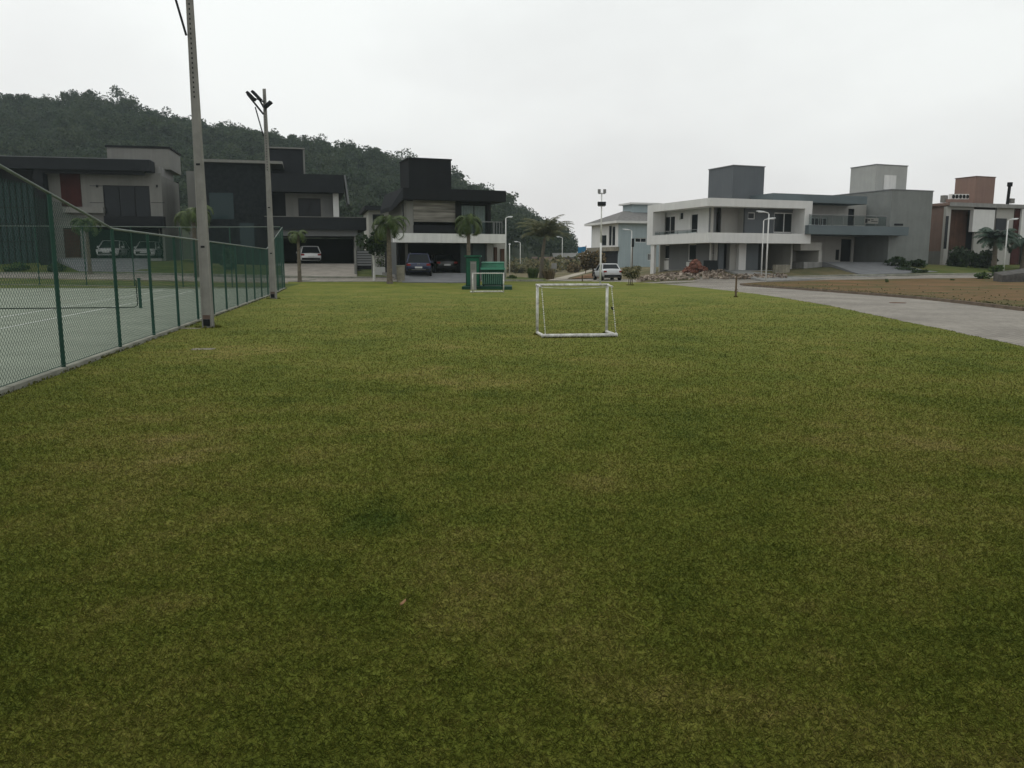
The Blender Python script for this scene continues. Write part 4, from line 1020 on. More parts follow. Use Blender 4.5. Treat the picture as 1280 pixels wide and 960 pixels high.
# ------------------------------------------------------------------ concrete floodlight poles beside the fence
def concrete_pole(label, base, Ht, wb, wt, rz, n_light):
    t = thing('concrete_pole', label, 'concrete pole', base, rz); d = .62
    mb = MB()                                                # double-T section: two flanges and a web
    fw = lambda w: w*.16
    for sx in (-1, 1):
        a, b_ = wb*.5, wt*.5
        x0, x1 = (-a, -a+fw(wb)) if sx < 0 else (a-fw(wb), a); X0, X1 = (-b_, -b_+fw(wt)) if sx < 0 else (b_-fw(wt), b_)
        mb.frus([(x0,-a*d,-.3),(x1,-a*d,-.3),(x1,a*d,-.3),(x0,a*d,-.3)], [(X0,-b_*d,Ht),(X1,-b_*d,Ht),(X1,b_*d,Ht),(X0,b_*d,Ht)])
    a, b_ = wb*.5-fw(wb), wt*.5-fw(wt); e, e2 = wb*.5*d*.86, wt*.5*d*.86
    mb.frus([(-a,-e,-.3),(a,-e,-.3),(a,e,-.3),(-a,e,-.3)], [(-b_,-e2,Ht-.002),(b_,-e2,Ht-.002),(b_,e2,Ht-.002),(-b_,e2,Ht-.002)])
    mb.build('shaft', MATS['concrete_pole'], t)
    mb = MB(); ww = lambda z: wb+(wt-wb)*z/Ht
    z = Ht*.62
    while z < Ht-.2:
        y = -ww(z)*.5*d*.86; mb.box(-.016, .016, y-.004, y+.02, z, z+.045); z += .115
    for z in (2.05, 4.1): 
        y = -ww(z)*.5*d*.86; mb.box(-.05, .05, y-.006, y+.02, z, z+.05)
    mb.build('bolt_holes', MATS['charcoal'], t)
    y = -ww(.15)*.5*d*.86; MB().box(-.085, .085, y-.03, y+.01, .05, .22).build('cable_opening', MATS['charcoal'], t)
    MB().box(-.10, .10, y-.012, y+.01, .23, .33).build('opening_lintel', mat('concrete_stain', (.14,.10,.085), .95, .2, 4), t)
    # bracket: one cross arm slanting to the left with lamps, a strut beneath
    zt = Ht-.35; 
    arms = [((-.05,-.1,zt-.75),(-.72,-.16,zt+.1)), ((-.05,.08,zt-.5),(-.40,.05,zt+.15))]
    for p, q in arms: MB().tube(p, q, .045, n=6).build('bracket', MATS['charcoal_soft'], t)
    MB().tube((-.09,-.1,zt-1.7), (-.40,-.12,zt-.45), .03, n=6).build('strut', MATS['charcoal_soft'], t)
    for (x, z, dx) in ((-.55,.0,.24), (-.30,.02,.26), (.20,-.36,.2))[:n_light]:
        mb = MB(); c = Vector((x, -.18, zt+z)); ax = Vector((-.62 if x < 0 else .75, 0, .62)).normalized(); pe = Vector((ax.z, 0, -ax.x))
        A = [c+ax*(-dx)+pe*(-.05)+Vector((0,-.12,0)), c+ax*dx+pe*(-.04)+Vector((0,-.12,0)), c+ax*dx+pe*(-.04)+Vector((0,.12,0)), c+ax*(-dx)+pe*(-.05)+Vector((0,.12,0))]
        B = [p+pe*.11 for p in A]; mb.frus(A, B)
        mb.tube((0, -.06, zt+z-.25), c, .02, n=6); mb.build('floodlight', MATS['charcoal_soft'], t)
    return t
b0 = gp(260.5, 409.5); b0_ = b0; concrete_pole('tall concrete pole with square bolt holes, the nearer of two beside the court fence', b0, 9.25, .27, .135, -.06, 3)
b1 = gp(342, 373.5); b1_ = b1; concrete_pole('concrete pole with floodlight brackets on its visible top, the farther of two at the fence', b1, 9.3, .29, .125, -.08, 3)
# ------------------------------------------------------------------ goals
def goal(label, p_l, p_r, depth, Ht, netted):
    """p_l, p_r: feet of the goal mouth; the net box lies towards the camera for depth > 0"""
    t = thing('football_goal', label, 'football goal', (p_l.x, p_l.y, 0)); w = p_r-p_l; W_ = w.length; w.normalize()
    t.rotation_euler.z = math.atan2(w.y, w.x); r = .039; g = H(p_l.x, p_l.y)+.01
    z0 = g+r
    MB().tube((0,0,g), (0,0,g+Ht), r*.85, n=12).build('goal_post', MATS['goal_white'], t, True); MB().tube((W_,0,g), (W_,0,g+Ht), r*.85, n=12).build('goal_post', MATS['goal_white'], t, True)
    MB().tube((-r,0,g+Ht), (W_+r,0,g+Ht), r*.75, n=12).build('crossbar', MATS['goal_white'], t, True)
    d = -depth
    for x in (0, W_): MB().tube((x, math.copysign(.02, d), z0), (x, d, z0), r*.9, n=10).build('side_bar', MATS['goal_white'], t, True)
    MB().tube((-r,d,z0), (W_+r,d,z0), r*1.05, n=12).build('ground_bar', MATS['goal_white'], t, True)
    if netted:
        for x in (.02, W_-.02):                                          # frayed edge cords
            mb = MB(); m = 22
            for i in range(m):
                s0, s1 = i/m, (i+.62)/m; f_ = lambda s: (x+.03*s, d*(.55+.43*s), g+Ht-.03-(Ht-.09)*s)
                mb.tube(f_(s0), f_(s1), .010 if i % 3 else .014, n=5)
            mb.build('net_cord', MATS['goal_white'], t)
        for x in (0, W_): MB().tube((x, -.01, g+Ht), (x, d*.56, g+Ht-.03), .022, n=8).build('stanchion', MATS['goal_white'], t, True)
        mb = MB()
        for k in range(7): 
            a = rng.uniform(-.05, .05, 3); mb.tube((W_+.03+a[0], d*.45+a[1], g+.62+a[2]*.6), (W_+.03-a[0], d*.45-a[1], g+.62-a[2]), .010, n=5)
        mb.build('net_knot', MATS['plastic_black'], t)
        mb = MB(); pts = [(W_*s, d*.03, g+Ht-.05-.03*math.sin(math.pi*s)) for s in np.linspace(.06, .99, 12)]
        mb.path(pts, .008, 5).build('top_cord', MATS['goal_white'], t)
    return t
goal('white football goal with frayed net cords on the lawn, the nearer and larger one', gp(671.5, 418), gp(758, 417.1), .9, 1.15, True)
goal('white football goal in front of the green waste container, the farther one', gp(591, 366.3), gp(629.5, 366), -.7, 1.05, False)
# ------------------------------------------------------------------ street lamps
lamp_proto = None
def lamp(label, px, Y, top_py, rz, slim=1.0):
    global lamp_proto
    b = hz(px, Y); ztop = at(px, top_py, Y).z; hgt = ztop-b.z
    t = thing('street_lamp', label, 'street lamp', b, rz, 'white street lamps along the streets'); r = .055*slim
    MB().tube((0,0,-.1), (0,0,hgt-.12), r*1.15, r*.85, 10).build('pole', MATS['pole_white'], t, True)
    MB().path([(0,0,hgt-.16), (.05,0,hgt-.06), (.22,0,hgt), (.4,0,hgt+.03)], r*.7, 8).build('arm', MATS['pole_white'], t)
    mb = MB(); sec = [(.30,.06,.05), (.45,.13,.075), (.75,.15,.07), (.98,.09,.04)]
    vs = []
    for x, w, hh in sec:
        z = hgt+.02+(x-.3)*.12
        vs += [(x,-w,z-hh*.5),(x,w,z-hh*.5),(x,w*.8,z+hh*.5),(x,0,z+hh*.9),(x,-w*.8,z+hh*.5)]
    fs = [(i*5+k, i*5+(k+1) % 5, i*5+5+(k+1) % 5, i*5+5+k) for i in range(3) for k in range(5)]+[(4,3,2,1,0),(15,16,17,18,19)]
    mb.add(vs, fs).build('lamp_head', MATS['lamp_head_grey'], t)
    MB().box(.5, .82, -.1, .1, hgt-.015, hgt+.035).build('diffuser', MATS['white_paint'], t)
    return t
PI = math.pi
lamp('white street lamp seen through the court fence before the white house garage', 203, 72, 263, PI+.9)
lamp('tall white street lamp beside the right end of the board clad house, behind the goal', 632.3, 77, 271.5, .9)
lamp('small white street lamp standing directly right of the tall one by the board clad house', 637, 105, 305.5, PI*.5)
lamp('white street lamp between the board clad house and the round palm, head to the left', 650.3, 128, 302.5, PI-.2)
lamp('white street lamp right of the round palm, head reaching left towards it', 702.5, 128, 296.5, PI-.2)
lamp('white street lamp before the pale blue house wall, just behind the silver car', 788.5, 88, 287.5, PI-.2)
lamp('white street lamp before the white corner house garage, the thinner and farther of a pair', 951.5, 67, 274, .1, .8)
lamp('white street lamp on the verge tip, the nearer and taller of a pair', 957.5, 64, 265.5, PI-.05)
lamp('white street lamp in front of the fan palm by the brown house', 1254, 73.5, 274.5, .15)
# floodlight mast
b = hz(750.5, 60.5); t = thing('floodlight_mast', 'slim pale mast with two floodlight clusters behind the nearer goal', 'floodlight mast', b); hm = at(751, 239, 60.5).z-b.z
MB().tube((0,0,-.1), (0,0,hm*.45), .075, .07, 10).tube((0,0,hm*.45), (0,0,hm-.1), .055, .045, 10).build('pole', MATS['pole_white'], t, True)
for z, k in ((hm, 2), (hm-.9, 3)):
    mb = MB().tube((-.25,0,z-.18), (.25,0,z-.18), .025, n=6); mb.build('crossarm', MATS['galvanised'], t)
    for i in range(k):
        x = -.2+.4*i/(k-1); MB().box(x-.10, x+.10, -.2, .02, z-.15, z+.13).box(x-.02, x+.02, .021, .09, z-.18, z).build('floodlight', MATS['charcoal_soft'] if k == 3 else MATS['galvanised'], t)
mb = MB().box(-.12,.12,-.1,.1,.0,.7); b = hz(744.5, 60.8)
# stake, stub posts
b = gp(919.5, 371.5); t = thing('stake', 'thin dark wooden stake standing on the lawn near the road', 'stake', b); hs = at(919.5, 344.5, b.y).z-b.z
MB().frus([(-.04,-.04,-.2),(.04,-.04,-.2),(.04,.04,-.2),(-.04,.04,-.2)], [(-.03,-.02,hs),(.04,-.02,hs+.02),(.04,.03,hs+.02),(-.03,.03,hs)]).build('shaft', MATS['wood_stake'], t)
MB().path([(.04,0,.22),(.10,-.02,.30),(.06,-.03,.4),(-.05,-.03,.33),(-.05,.03,.26)], .012, 5).build('tie', MATS['rust'], t)
b = hz(728, 69); o = MB().tube((0,0,-.1), (0,0,.55), .06, .055, 8).build('stub_post', MATS['wood_stake'], loc=b); tag(o, 'short dark stub post beside the path corner left of the silver car', 'post')
# sapling with stakes
b = gp(788, 356.5); t = thing('sapling', 'bushy young tree tied to two wooden stakes, in front of the rubble heap', 'young tree', b)
MB().path([(0,0,-.05),(.03,0,.5),(-.02,0,1.1)], .03, 6).build('trunk', MATS['bark'], t)
for x in (-.12, .13): MB().tube((x,0,-.1), (x*.8,.02,1.2 if x < 0 else 3.0), .03, n=6).build('stake', MATS['wood_stake'], t)
MB().box(.02,.2,-.03,.03,2.75,3.35).build('stake_plate', MATS['charcoal_soft'], t)
npmesh('crown', leaf_quads(blob_points(700, rng, (0,0,.95), (.85,.8,.6), 8), .22, rng, aspect=.5), 4, MATS['leaf_scrub'], t)
# ------------------------------------------------------------------ green waste corner behind the farther goal
Yb = gp(608, 362).y; Pz = lambda px, py, Y: at(px, py, Y)
b = hz(608, Yb); x0, x1 = at(577.5, 360, Yb).x-b.x, at(640, 360, Yb).x-b.x
t = MB().box(x0, x1, -.2, 3.2, -.1, .19).build('platform', MATS['bin_dark'], loc=b, bevel=.02); tag(t, 'low dark green platform under the waste container', 'platform')
Yc = Yb+.6; b = Vector((at(616, 350, Yc).x, Yc, H(b.x, Yc)+.193)); t = thing('waste_container', 'green ribbed waste container with a hinged lid, behind the farther goal', 'waste container', b)
hw = (at(630.5, 345, Yc).x-at(601.5, 345, Yc).x)/2; zt = at(616, 334, Yc).z-b.z
MB().frus([(-hw*.92,.05,.05),(hw*.92,.05,.05),(hw*.92,1.1,.05),(-hw*.92,1.1,.05)], [(-hw,0,zt-.15),(hw,0,zt-.15),(hw,1.2,zt-.15),(-hw,1.2,zt-.15)]).build('body', MATS['bin_dark'], t)
mb = MB()
for i in range(11):
    x = -hw*.86+hw*1.72*i/10; mb.frus([(x-.025,.0,.12),(x+.025,.0,.12),(x+.025,.06,.12),(x-.025,.06,.12)], [(x*1.06-.025,-.05,zt-.3),(x*1.06+.025,-.05,zt-.3),(x*1.06+.025,.02,zt-.3),(x*1.06-.025,.02,zt-.3)])
mb.build('ribs', mat('bin_rib', (.10,.22,.16), .5, .15, 3), t)
MB().box(-hw-.04, hw+.04, -.08, 1.24, zt-.149, zt-.03).build('rim', mat('bin_rim', (.07,.25,.17), .45, .1, 3), t)
MB().frus([(-hw,-.05,zt-.029),(hw,-.05,zt-.029),(hw,1.2,zt-.029),(-hw,1.2,zt-.029)], [(-hw+.03,.35,zt+.26),(hw-.03,.35,zt+.26),(hw-.03,1.15,zt+.34),(-hw+.03,1.15,zt+.34)]).build('lid', MATS['bin_green'], t)
MB().tube((-hw,.33,zt+.28),(hw,.33,zt+.28), .03, n=8).build('lid_edge', mat('bin_edge', (.16,.34,.26), .4, .1, 3), t)
for x in (-hw*.8, hw*.8): MB().tube((x-.04,.1,.03),(x+.04,.1,.03), .06, n=12).build('wheel', MATS['tyre'], t)
b = Vector((at(591, 350, Yb+.5).x, Yb+.5, H(b.x, Yb)+.193)); t = thing('cabinet', 'tall dark green cabinet with an overhanging top, left of the waste container', 'cabinet', b)
wv = (at(600, 345, Yb).x-at(582.5, 345, Yb).x)/2; zt = at(590, 321, Yb+.5).z-b.z
MB().box(-wv, wv, .0, .9, -.19, zt).build('body', MATS['bin_dark'], t); MB().box(-wv-.1, wv+.1, -.1, 1.0, zt+.001, zt+.09).build('top', MATS['bin_green'], t); MB().box(-wv+.05, wv-.05, -.025, -.003, .05, zt-.08).build('door', MATS['bin_green'], t)
b = Vector((at(591.8, 350, Yb-.5).x, Yb-.5, H(b.x, Yb))); t = thing('meter_box', 'narrow pale grey box standing before the dark green cabinet', 'utility box', b)
zt = at(591, 327.5, Yb-.5).z-b.z; MB().box(-.17, .17, -.1, .12, -.1, zt).build('body', MATS['concrete_slab'], t, bevel=.012); MB().box(-.13, .13, -.112, -.102, zt-.45, zt-.1).build('door', MATS['pale_wall'], t); MB().box(-.19, .19, -.12, .14, zt, zt+.04).build('cap', MATS['pale_wall'], t)
# concrete totem, gate, openwork screen
b = hz(501, 57.2); t = thing('concrete_totem', 'stained concrete pillar at the driveway of the board clad house, beside the navy car', 'pillar', b); zt = at(501, 331.5, 57.2).z-b.z
MB().box(-.27, .27, -.14, .14, -.2, zt-.06).build('shaft', MATS['old_concrete'], t, bevel=.01); MB().box(-.30, .30, -.17, .17, zt-.06, zt).build('cap', MATS['kerb_concrete'], t)
b = hz(456, 63); t = thing('slatted_gate', 'dark slatted gate between grey posts, beside the dark tree', 'gate', b); z0, z1 = at(456, 332, 63).z-b.z, at(456, 313, 63).z-b.z
for px in (444.5, 466): x = at(px, 330, 63).x-b.x; MB().box(x-.09, x+.09, -.1, .1, -.2, z1+.15).build('gate_post', MATS['pale_wall'], t)
xa, xb = at(446, 330, 63).x-b.x, at(465, 330, 63).x-b.x; mb = MB()
for i in range(6): z = z0+(z1-z0)*i/6; mb.box(xa+.03, xb-.03, -.02, .02, z, z+.14)
mb.build('slats', MATS['mid_grey'], t); MB().box(xa+.02, xb-.02, .05, .09, z0-.3, z1).build('backing', MATS['charcoal'], t)
b = hz(478, 66); t = thing('trellis', 'pale openwork trellis screen between the slatted gate and the board clad house', 'trellis', b); z0, z1 = at(478, 336, 66).z-b.z, at(478, 312, 66).z-b.z
mb = MB()
for i in range(5): x = -.6+.3*i; mb.box(x-.03, x+.03, -.03, .03, z0-.4, z1)
for j in range(6): z = z0+(z1-z0)*j/5; mb.box(-.62, .62, .031, .06, z-.03, z+.03)
mb.build('lattice', MATS['pale_wall'], t); MB().box(-.55, .4, -.35, -.05, z0-.7, z0+.14).build('planter', MATS['white_wall'], t)
npmesh('climber', leaf_quads(blob_points(260, rng, (0,.1,(z0+z1)*.5), (.7,.2,.9), 7), .16, rng), 4, MATS['leaf_shrub'], t)
# blue banner, box on legs, banner pole
b = hz(730.5, 100); t = thing('banner', 'small blue banner on a dark pole before the distant blue house', 'banner', b); z0, z1 = at(730, 317, 100).z-b.z, at(730, 308, 100).z-b.z
MB().tube((.15,0,-.1),(.15,0,z1+.1), .05, n=8).build('pole', MATS['wood_stake'], t)
n = 8; vs = []
for i in range(n+1):
    x = -.85+1.0*i/n; y = .06*math.sin(i*1.3); vs += [(x,y,z0+.1*math.sin(i)*.4+.25*(i/n)),(x,y,z1-.1*(1-i/n)),(x,y+.01,z0+.1*math.sin(i)*.4+.25*(i/n)),(x,y+.01,z1-.1*(1-i/n))]
MB().add(vs, [(4*i,4*i+4,4*i+5,4*i+1) for i in range(n)]+[(4*i+3,4*i+7,4*i+6,4*i+2) for i in range(n)]).build('cloth', MATS['banner_blue'], t)
b = hz(692.5, 118); t = thing('utility_box', 'small pale box on two legs beyond the path, right of the round palm', 'utility box', b)
for x in (-.22, .22): MB().box(x-.05, x+.05, -.08, .08, -.1, .55).build('leg', MATS['kerb_concrete'], t)
MB().box(-.38, .38, -.2, .2, .551, 1.35).build('box', MATS['concrete_slab'], t, bevel=.015)
# irrigation lids and the dry leaf
for px, py, r, lab in ((254, 436.8, .17, 'flat pale lid set in the grass below the nearer concrete pole'), (239, 410.5, .2, 'flat pale lid in the grass between fence and nearer concrete pole')):
    b = gp(px, py); o = MB().box(-r*1.3, r*1.3, -r*.7, r*.7, -.05, .010).build('ground_lid', MATS['old_concrete'], loc=(b.x, b.y, b.z), rz=.15, bevel=.01); tag(o, lab, 'lid')
b = gp(504, 764.5); vs = []
for i in range(6):
    s = i/5; w = .009*math.sin(math.pi*(s*.9+.08)); x = (s-.5)*.032; vs += [(x,-w,.012+.018*s*s),(x,0,.006+.018*s*s),(x,w,.016+.02*s*s)]
vs += [(v[0], v[1], v[2]+.0012) for v in vs]; fs = []
for i in range(5):
    for k in range(2): fs += [(i*3+k, i*3+k+3, i*3+k+4, i*3+k+1), (18+i*3+k, 18+i*3+k+1, 18+i*3+k+4, 18+i*3+k+3)]
o = MB().add(vs, fs).build('dry_leaf', MATS['leaf_dry'], loc=(b.x, b.y, b.z+.02), rz=.5); tag(o, 'single dry brown leaf lying on the lawn in the foreground', 'leaf')
p = gp(1122, 378.2); o = MB().tube((0,0,-.1), (0,0,.012), .33, n=24).build('manhole_cover', MATS['rust'], loc=(p.x, p.y, H(p.x, p.y)-.012)); tag(o, 'dark round manhole cover set in the paved road on the right', 'manhole cover')
# weeds and grass tufts on the verge and along the road edges
V = []
def tuft(x, y, z, h, n, w=.022):
    for i in range(n):
        a = rng.uniform(0, 6.283); q = h*.5*rng.random(); o = np.array([x+math.cos(a)*q, y+math.sin(a)*q, z]); b_ = rng.uniform(0, 6.283)
        s = np.array([-math.sin(b_), math.cos(b_), 0])*w; d_ = np.array([math.cos(b_)*.5, math.sin(b_)*.5, 1])*h*rng.uniform(.4, 1.1); V.extend([o-s, o+s, o+d_*.7+s*.6, o+d_])
vgp = [xy(q) for q in RE]
for i in range(620):
    k = rng.integers(0, len(vgp)-1); t_ = rng.random(); x = vgp[k][0]+(vgp[k+1][0]-vgp[k][0])*t_; y = vgp[k][1]+(vgp[k+1][1]-vgp[k][1])*t_
    off = abs(rng.normal(0, .25)) if i < 420 else rng.uniform(0, 14)*rng.random()+.15
    x += off+.1; y += rng.uniform(0, 3) if i >= 420 else 0
    if poly_mask(np.array([[x, y]]), verge_poly)[0]: tuft(x, y, H(x, y)+.09, rng.uniform(.03, .08), 7)
UV = V; V = []  # added tufts that darken the ground contact of poles, stakes, goal and fence
def ring(p, r, n, h=.07):
    for i in range(n):
        a = rng.uniform(0, 6.283); q = r*rng.uniform(.8, 1.5); tuft(p.x+math.cos(a)*q, p.y+math.sin(a)*q, H(p.x, p.y)-.005, h*rng.uniform(.5, 1.1), 6, .008)
ring(b0_, .22, 60, .09); ring(b1_, .22, 50, .09); ring(gp(919.5, 371.5), .06, 25, .10); ring(gp(788, 356.5), .2, 40, .1)
ga, gb = gp(671.5, 418), gp(758, 417.1); gw = (gb-ga).normalized(); gq = Vector((gw.y, -gw.x, 0))
for i in range(170):
    s_ = rng.uniform(0, (gb-ga).length); p = ga+gw*s_+gq*(.9+rng.choice([-1, 1])*rng.uniform(.03, .07)); tuft(p.x, p.y, -.005, rng.uniform(.03, .06), 6, .007)
ring(ga, .05, 22, .06); ring(gb, .05, 22, .06)
for i in range(520):
    s_ = rng.uniform(-6, flen); p = fpt(s_, .07+abs(rng.normal(0, .03))); tuft(p.x, p.y, H(p.x, p.y)-.005, rng.uniform(.02, .055), 6, .007)
tag(npmesh('contact_shade_grass', np.array(V), 4, MATS['grass_blade']), kind='stuff'); V = UV
tag(npmesh('verge_grass', np.array(V), 4, MATS['leaf_scrub']), kind='stuff')
# ------------------------------------------------------------------ rubble heap
def rocks(n, area, rng, smin, smax):
    mb = MB()
    for i in range(n):
        x, y, z = area(); s = rng.uniform(smin, smax)*np.array([1, rng.uniform(.5, 1), rng.uniform(.3, .8)])
        P = np.array([(-1,-1,-1),(1,-1,-1),(1,1,-1),(-1,1,-1),(-1,-1,1),(1,-1,1),(1,1,1),(-1,1,1)])*s*.5*rng.uniform(.6, 1.1, (8, 3))
        M = np.array(Matrix.Rotation(rng.uniform(0, 6.3), 3, 'Z') @ Matrix.Rotation(rng.uniform(-.6, .6), 3, 'X') @ Matrix.Rotation(rng.uniform(-.6, .6), 3, 'Y'))
        P = P @ M.T+np.array([x, y, z]); mb.add(P.tolist(), [(0,3,2,1),(4,5,6,7),(0,1,5,4),(1,2,6,5),(2,3,7,6),(3,0,4,7)])
    return mb
leafmat('rubble_mix', (.10,.075,.055), (.34,.28,.23), .8, .95, 0)
def heap():
    px = rng.uniform(796, 905); Y = rng.uniform(66.6, 70.5); k = 1-abs((px-838)/75)**2*.7
    x = at(px, 345, Y).x; f_ = max(0, 1-((Y-68.3)/2.4)**2)*max(.1, k)*(.35+.65*abs(math.sin(px*.13)))
    return x, Y, H(x, Y)+.36*f_*rng.random()**.8
t = rocks(700, heap, rng, .06, .33).build('rubble_heap', MATS['rubble_mix']); tag(t, 'low heap of broken bricks and earth in front of the white corner house', 'rubble heap', kind='stuff')
def heap2():
    px = rng.normal(868, 5); Y = rng.uniform(68.2, 69.4); k = max(0, 1-abs(px-868)/15)
    x = at(px, 340, Y).x; return x, Y, H(x, Y)+.25+.95*k*rng.random()
t = rocks(220, heap2, rng, .10, .42).build('brick_pile', MATS['brick_red']); tag(t, 'pile of dark red broken bricks on top of the rubble heap', 'brick pile', kind='stuff')
def mound():
    px = rng.uniform(905, 985); Y = rng.uniform(66.5, 68); x = at(px, 345, Y).x; return x, Y, H(x, Y)+rng.uniform(0, .18)
t = rocks(170, mound, rng, .1, .35).build('debris', MATS['rubble_mix']); tag(t, 'scattered debris strip along the street before the white corner house', 'debris', kind='stuff')
b = hz(976, 69.5); o = MB().box(-.7, .7, -.25, .25, -.2, .62).build('block_stack', MATS['old_concrete'], loc=b, rz=.25, bevel=.02); tag(o, 'low dark grey concrete block before the carport of the white corner house', 'concrete block')
# stone retaining wall at the right edge
b = hz(1285, 63); o = MB().prism([(-3.4,-1.2),(6,-1.6),(6,.6),(-2.6,.6)], [-.4]*4, [.55,1.6,1.7,.75]).build('retaining_wall', mat('wall_stone', (.085,.08,.075), .95, .3, 2.5, .8, 8), loc=b, rz=.2, bevel=.04); tag(o, 'grey sloping retaining wall at the right edge before the brown house', 'wall')
# ------------------------------------------------------------------ cars
def car(label, x, y, z, rz, L, W, Ht, paint, kind, dark=False):
    """local frame: +y is the front"""
    t = thing({'sedan': 'sedan_car', 'suv': 'suv_car', 'hatch': 'hatchback_car'}[kind], label, 'car', (x, y, z), rz)
    hw, belt = W/2, Ht*(.60 if kind != 'suv' else .60); h2 = L/2; lo = .24 if kind != 'suv' else .32
    if kind == 'sedan':
        st = [(-h2,.78,.42,.62*1.35),(-h2+.06,.92,.34,.98),(-h2+.45,.98,lo,1.02),(-.9,1,lo,belt+.06),(.4,1,lo,belt),(1.1,1,lo,belt-.02),(h2-.5,.97,lo,.80),(h2-.12,.88,.30,.70),(h2,.74,.38,.56)]
        gb, gt = (-1.62, 1.25), (-.95, .35)
    else:
        k = belt
        st = [(-h2,.84,lo+.14,k*.86),(-h2+.05,.94,lo+.06,k*.97),(-h2+.35,.99,lo,k+.02),(-.6,1,lo,k+.01),(.5,1,lo,k),(1.0,1,lo,k-.02),(h2-.45,.97,lo,k*.86),(h2-.1,.88,lo+.05,k*.76),(h2,.74,lo+.12,k*.60)]
        gb, gt = (-h2+.12, 1.15), (-h2+.50, .30)
    vs = []; m = 14
    for (yy, f_, zl, zt) in st:
        w = hw*f_; half = [(0,zl),(w-.14,zl),(w-.03,zl+.10),(w,zl+.28),(w-.012,(zl+zt)*.5+.1),(w-.05,zt-.08),(w-.13,zt-.01),(0,zt+.015)]
        ring = half+[(-px_, pz) for px_, pz in half[-2:0:-1]]
        vs += [(a_, yy, c_) for a_, c_ in ring]
    n = len(st); fs = [(i*m+k, i*m+(k+1) % m, (i+1)*m+(k+1) % m, (i+1)*m+k) for i in range(n-1) for k in range(m)]+[tuple(range(m-1, -1, -1)), tuple((n-1)*m+k for k in range(m))]
    body = MB().add(vs, fs).build('body', MATS[paint], t, smooth=True)
    wb_, wt_ = hw*.93, hw*.72; zb, zt = belt-.03, Ht-.05
    A = [(-wb_,gb[0],zb),(wb_,gb[0],zb),(wb_,gb[1],zb-.03),(-wb_,gb[1],zb-.03)]; B = [(-wt_,gt[0],zt),(wt_,gt[0],zt),(wt_,gt[1],zt),(-wt_,gt[1],zt)]
    MB().frus(A, B).build('windows', MATS['glass'], t)
    Rf = [(-wt_-.01,gt[0]-.05,zt-.02),(wt_+.01,gt[0]-.05,zt-.02),(wt_+.01,gt[1]+.03,zt-.02),(-wt_-.01,gt[1]+.03,zt-.02)]; Rg = [(-wt_*.86,gt[0]+.08,Ht),(wt_*.86,gt[0]+.08,Ht),(wt_*.86,gt[1]-.1,Ht),(-wt_*.86,gt[1]-.1,Ht)]
    MB().frus(Rf, Rg).build('roof', MATS[paint], t, bevel=.02)
    for s in (-1, 1):
        mb = MB()
        for (p, q) in (((s*wb_,gb[0],zb),(s*wt_,gt[0],zt)), ((s*wb_,gb[1],zb-.03),(s*wt_,gt[1],zt)), ((s*wb_,(gb[0]+gb[1])*.5-.05,zb),(s*wt_,(gt[0]+gt[1])*.5,zt))): mb.tube(p, q, .045, n=6)
        mb.tube((s*wt_,gt[0],zt),(s*wt_,gt[1],zt), .04, n=6).build('pillars', MATS[paint], t)
    rw = .33 if kind != 'suv' else .37
    for yy in (-h2+.82, h2-.85):
        for s in (-1, 1):
            c_ = Vector((s*(hw-.10), yy, rw)); ax = Vector((s, 0, 0))
            w_ = MB().tube(c_-ax*.1, c_+ax*.115, rw, n=20).build('wheel', MATS['tyre'], t); MB().tube(c_+ax*.116, c_+ax*.125, rw*.66, rw*.6, n=16).build('rim', MATS['rim'], w_)
            MB().tube(c_+ax*.0, c_+ax*.1035, rw+.07, n=20).build('wheel_arch', MATS['plastic_black'], t)
    zl = belt*.86 if kind != 'sedan' else .80
    for s in (-1, 1):
        MB().box(s*hw*.62, s*hw*.93, -h2-.02, -h2+.16, zl-.09, zl+.06).build('tail_light', MATS['tail_red'], t, bevel=.02)
        MB().box(s*hw*.52, s*hw*.86, h2-.20, h2-.02, .62, .74).build('headlight', MATS['headlight'], t, bevel=.02)
        MB().box(s*(hw-.02), s*(hw+.16), .55, .75, belt-.02, belt+.13).build('mirror', MATS[paint], t, bevel=.02)
    MB().box(-hw*.86, hw*.86, -h2-.03, -h2+.1, lo+.08, lo+.26).build('bumper', MATS['plastic_black'], t, bevel=.03)
    MB().box(-hw*.7, hw*.7, h2-.12, h2+.01, lo+.12, lo+.30).build('grille', MATS['plastic_black'], t, bevel=.02)
    pz = .62 if kind == 'sedan' else belt*.66
    MB().box(-.26, .26, -h2-.045, -h2-.0, pz-.06, pz+.06).build('number_plate', MATS['plate'], t); MB().box(-.26, .26, h2-.0, h2+.025, .46, .57).build('number_plate', MATS['plate'], t)
    if kind == 'suv':
        MB().box(-hw*.55, hw*.55, -h2-.038, -h2-.031, lo+.16, lo+.20).build('bumper_trim', MATS['galvanised'], t); MB().box(-.11, .11, -h2-.03, -h2+.05, belt*.88, belt*.93).build('badge', MATS['galvanised'], t)
        for s in (-1, 1): MB().tube((s*wt_*.95, gt[0]+.1, Ht+.03),(s*wt_*.95, gt[1]-.1, Ht+.03), .022, n=6).build('roof_rail', MATS['galvanised'], t)
    return t
def car_h(label, h, pxc, v, zf, *a, turn=0.0):
    u = h.front(pxc, 325, v)[0]; p = h.o+h.u*u+h.w*v; return car(label, p.x, p.y, zf, h.r+turn, *a)
p = hz(523, 58.6); car('dark navy car with roof rails parked in the driveway of the board clad house', p.x-.2, p.y+2.15, .62, math.radians(6), 4.3, 1.85, 1.68, 'car_navy', 'suv')
f2 = H2.front(400, 329.5, 1.0)[1]; f1 = H1.front(160, 323, 1.5)[1]; f3 = H3.front(535, 341.5, .3)[1]
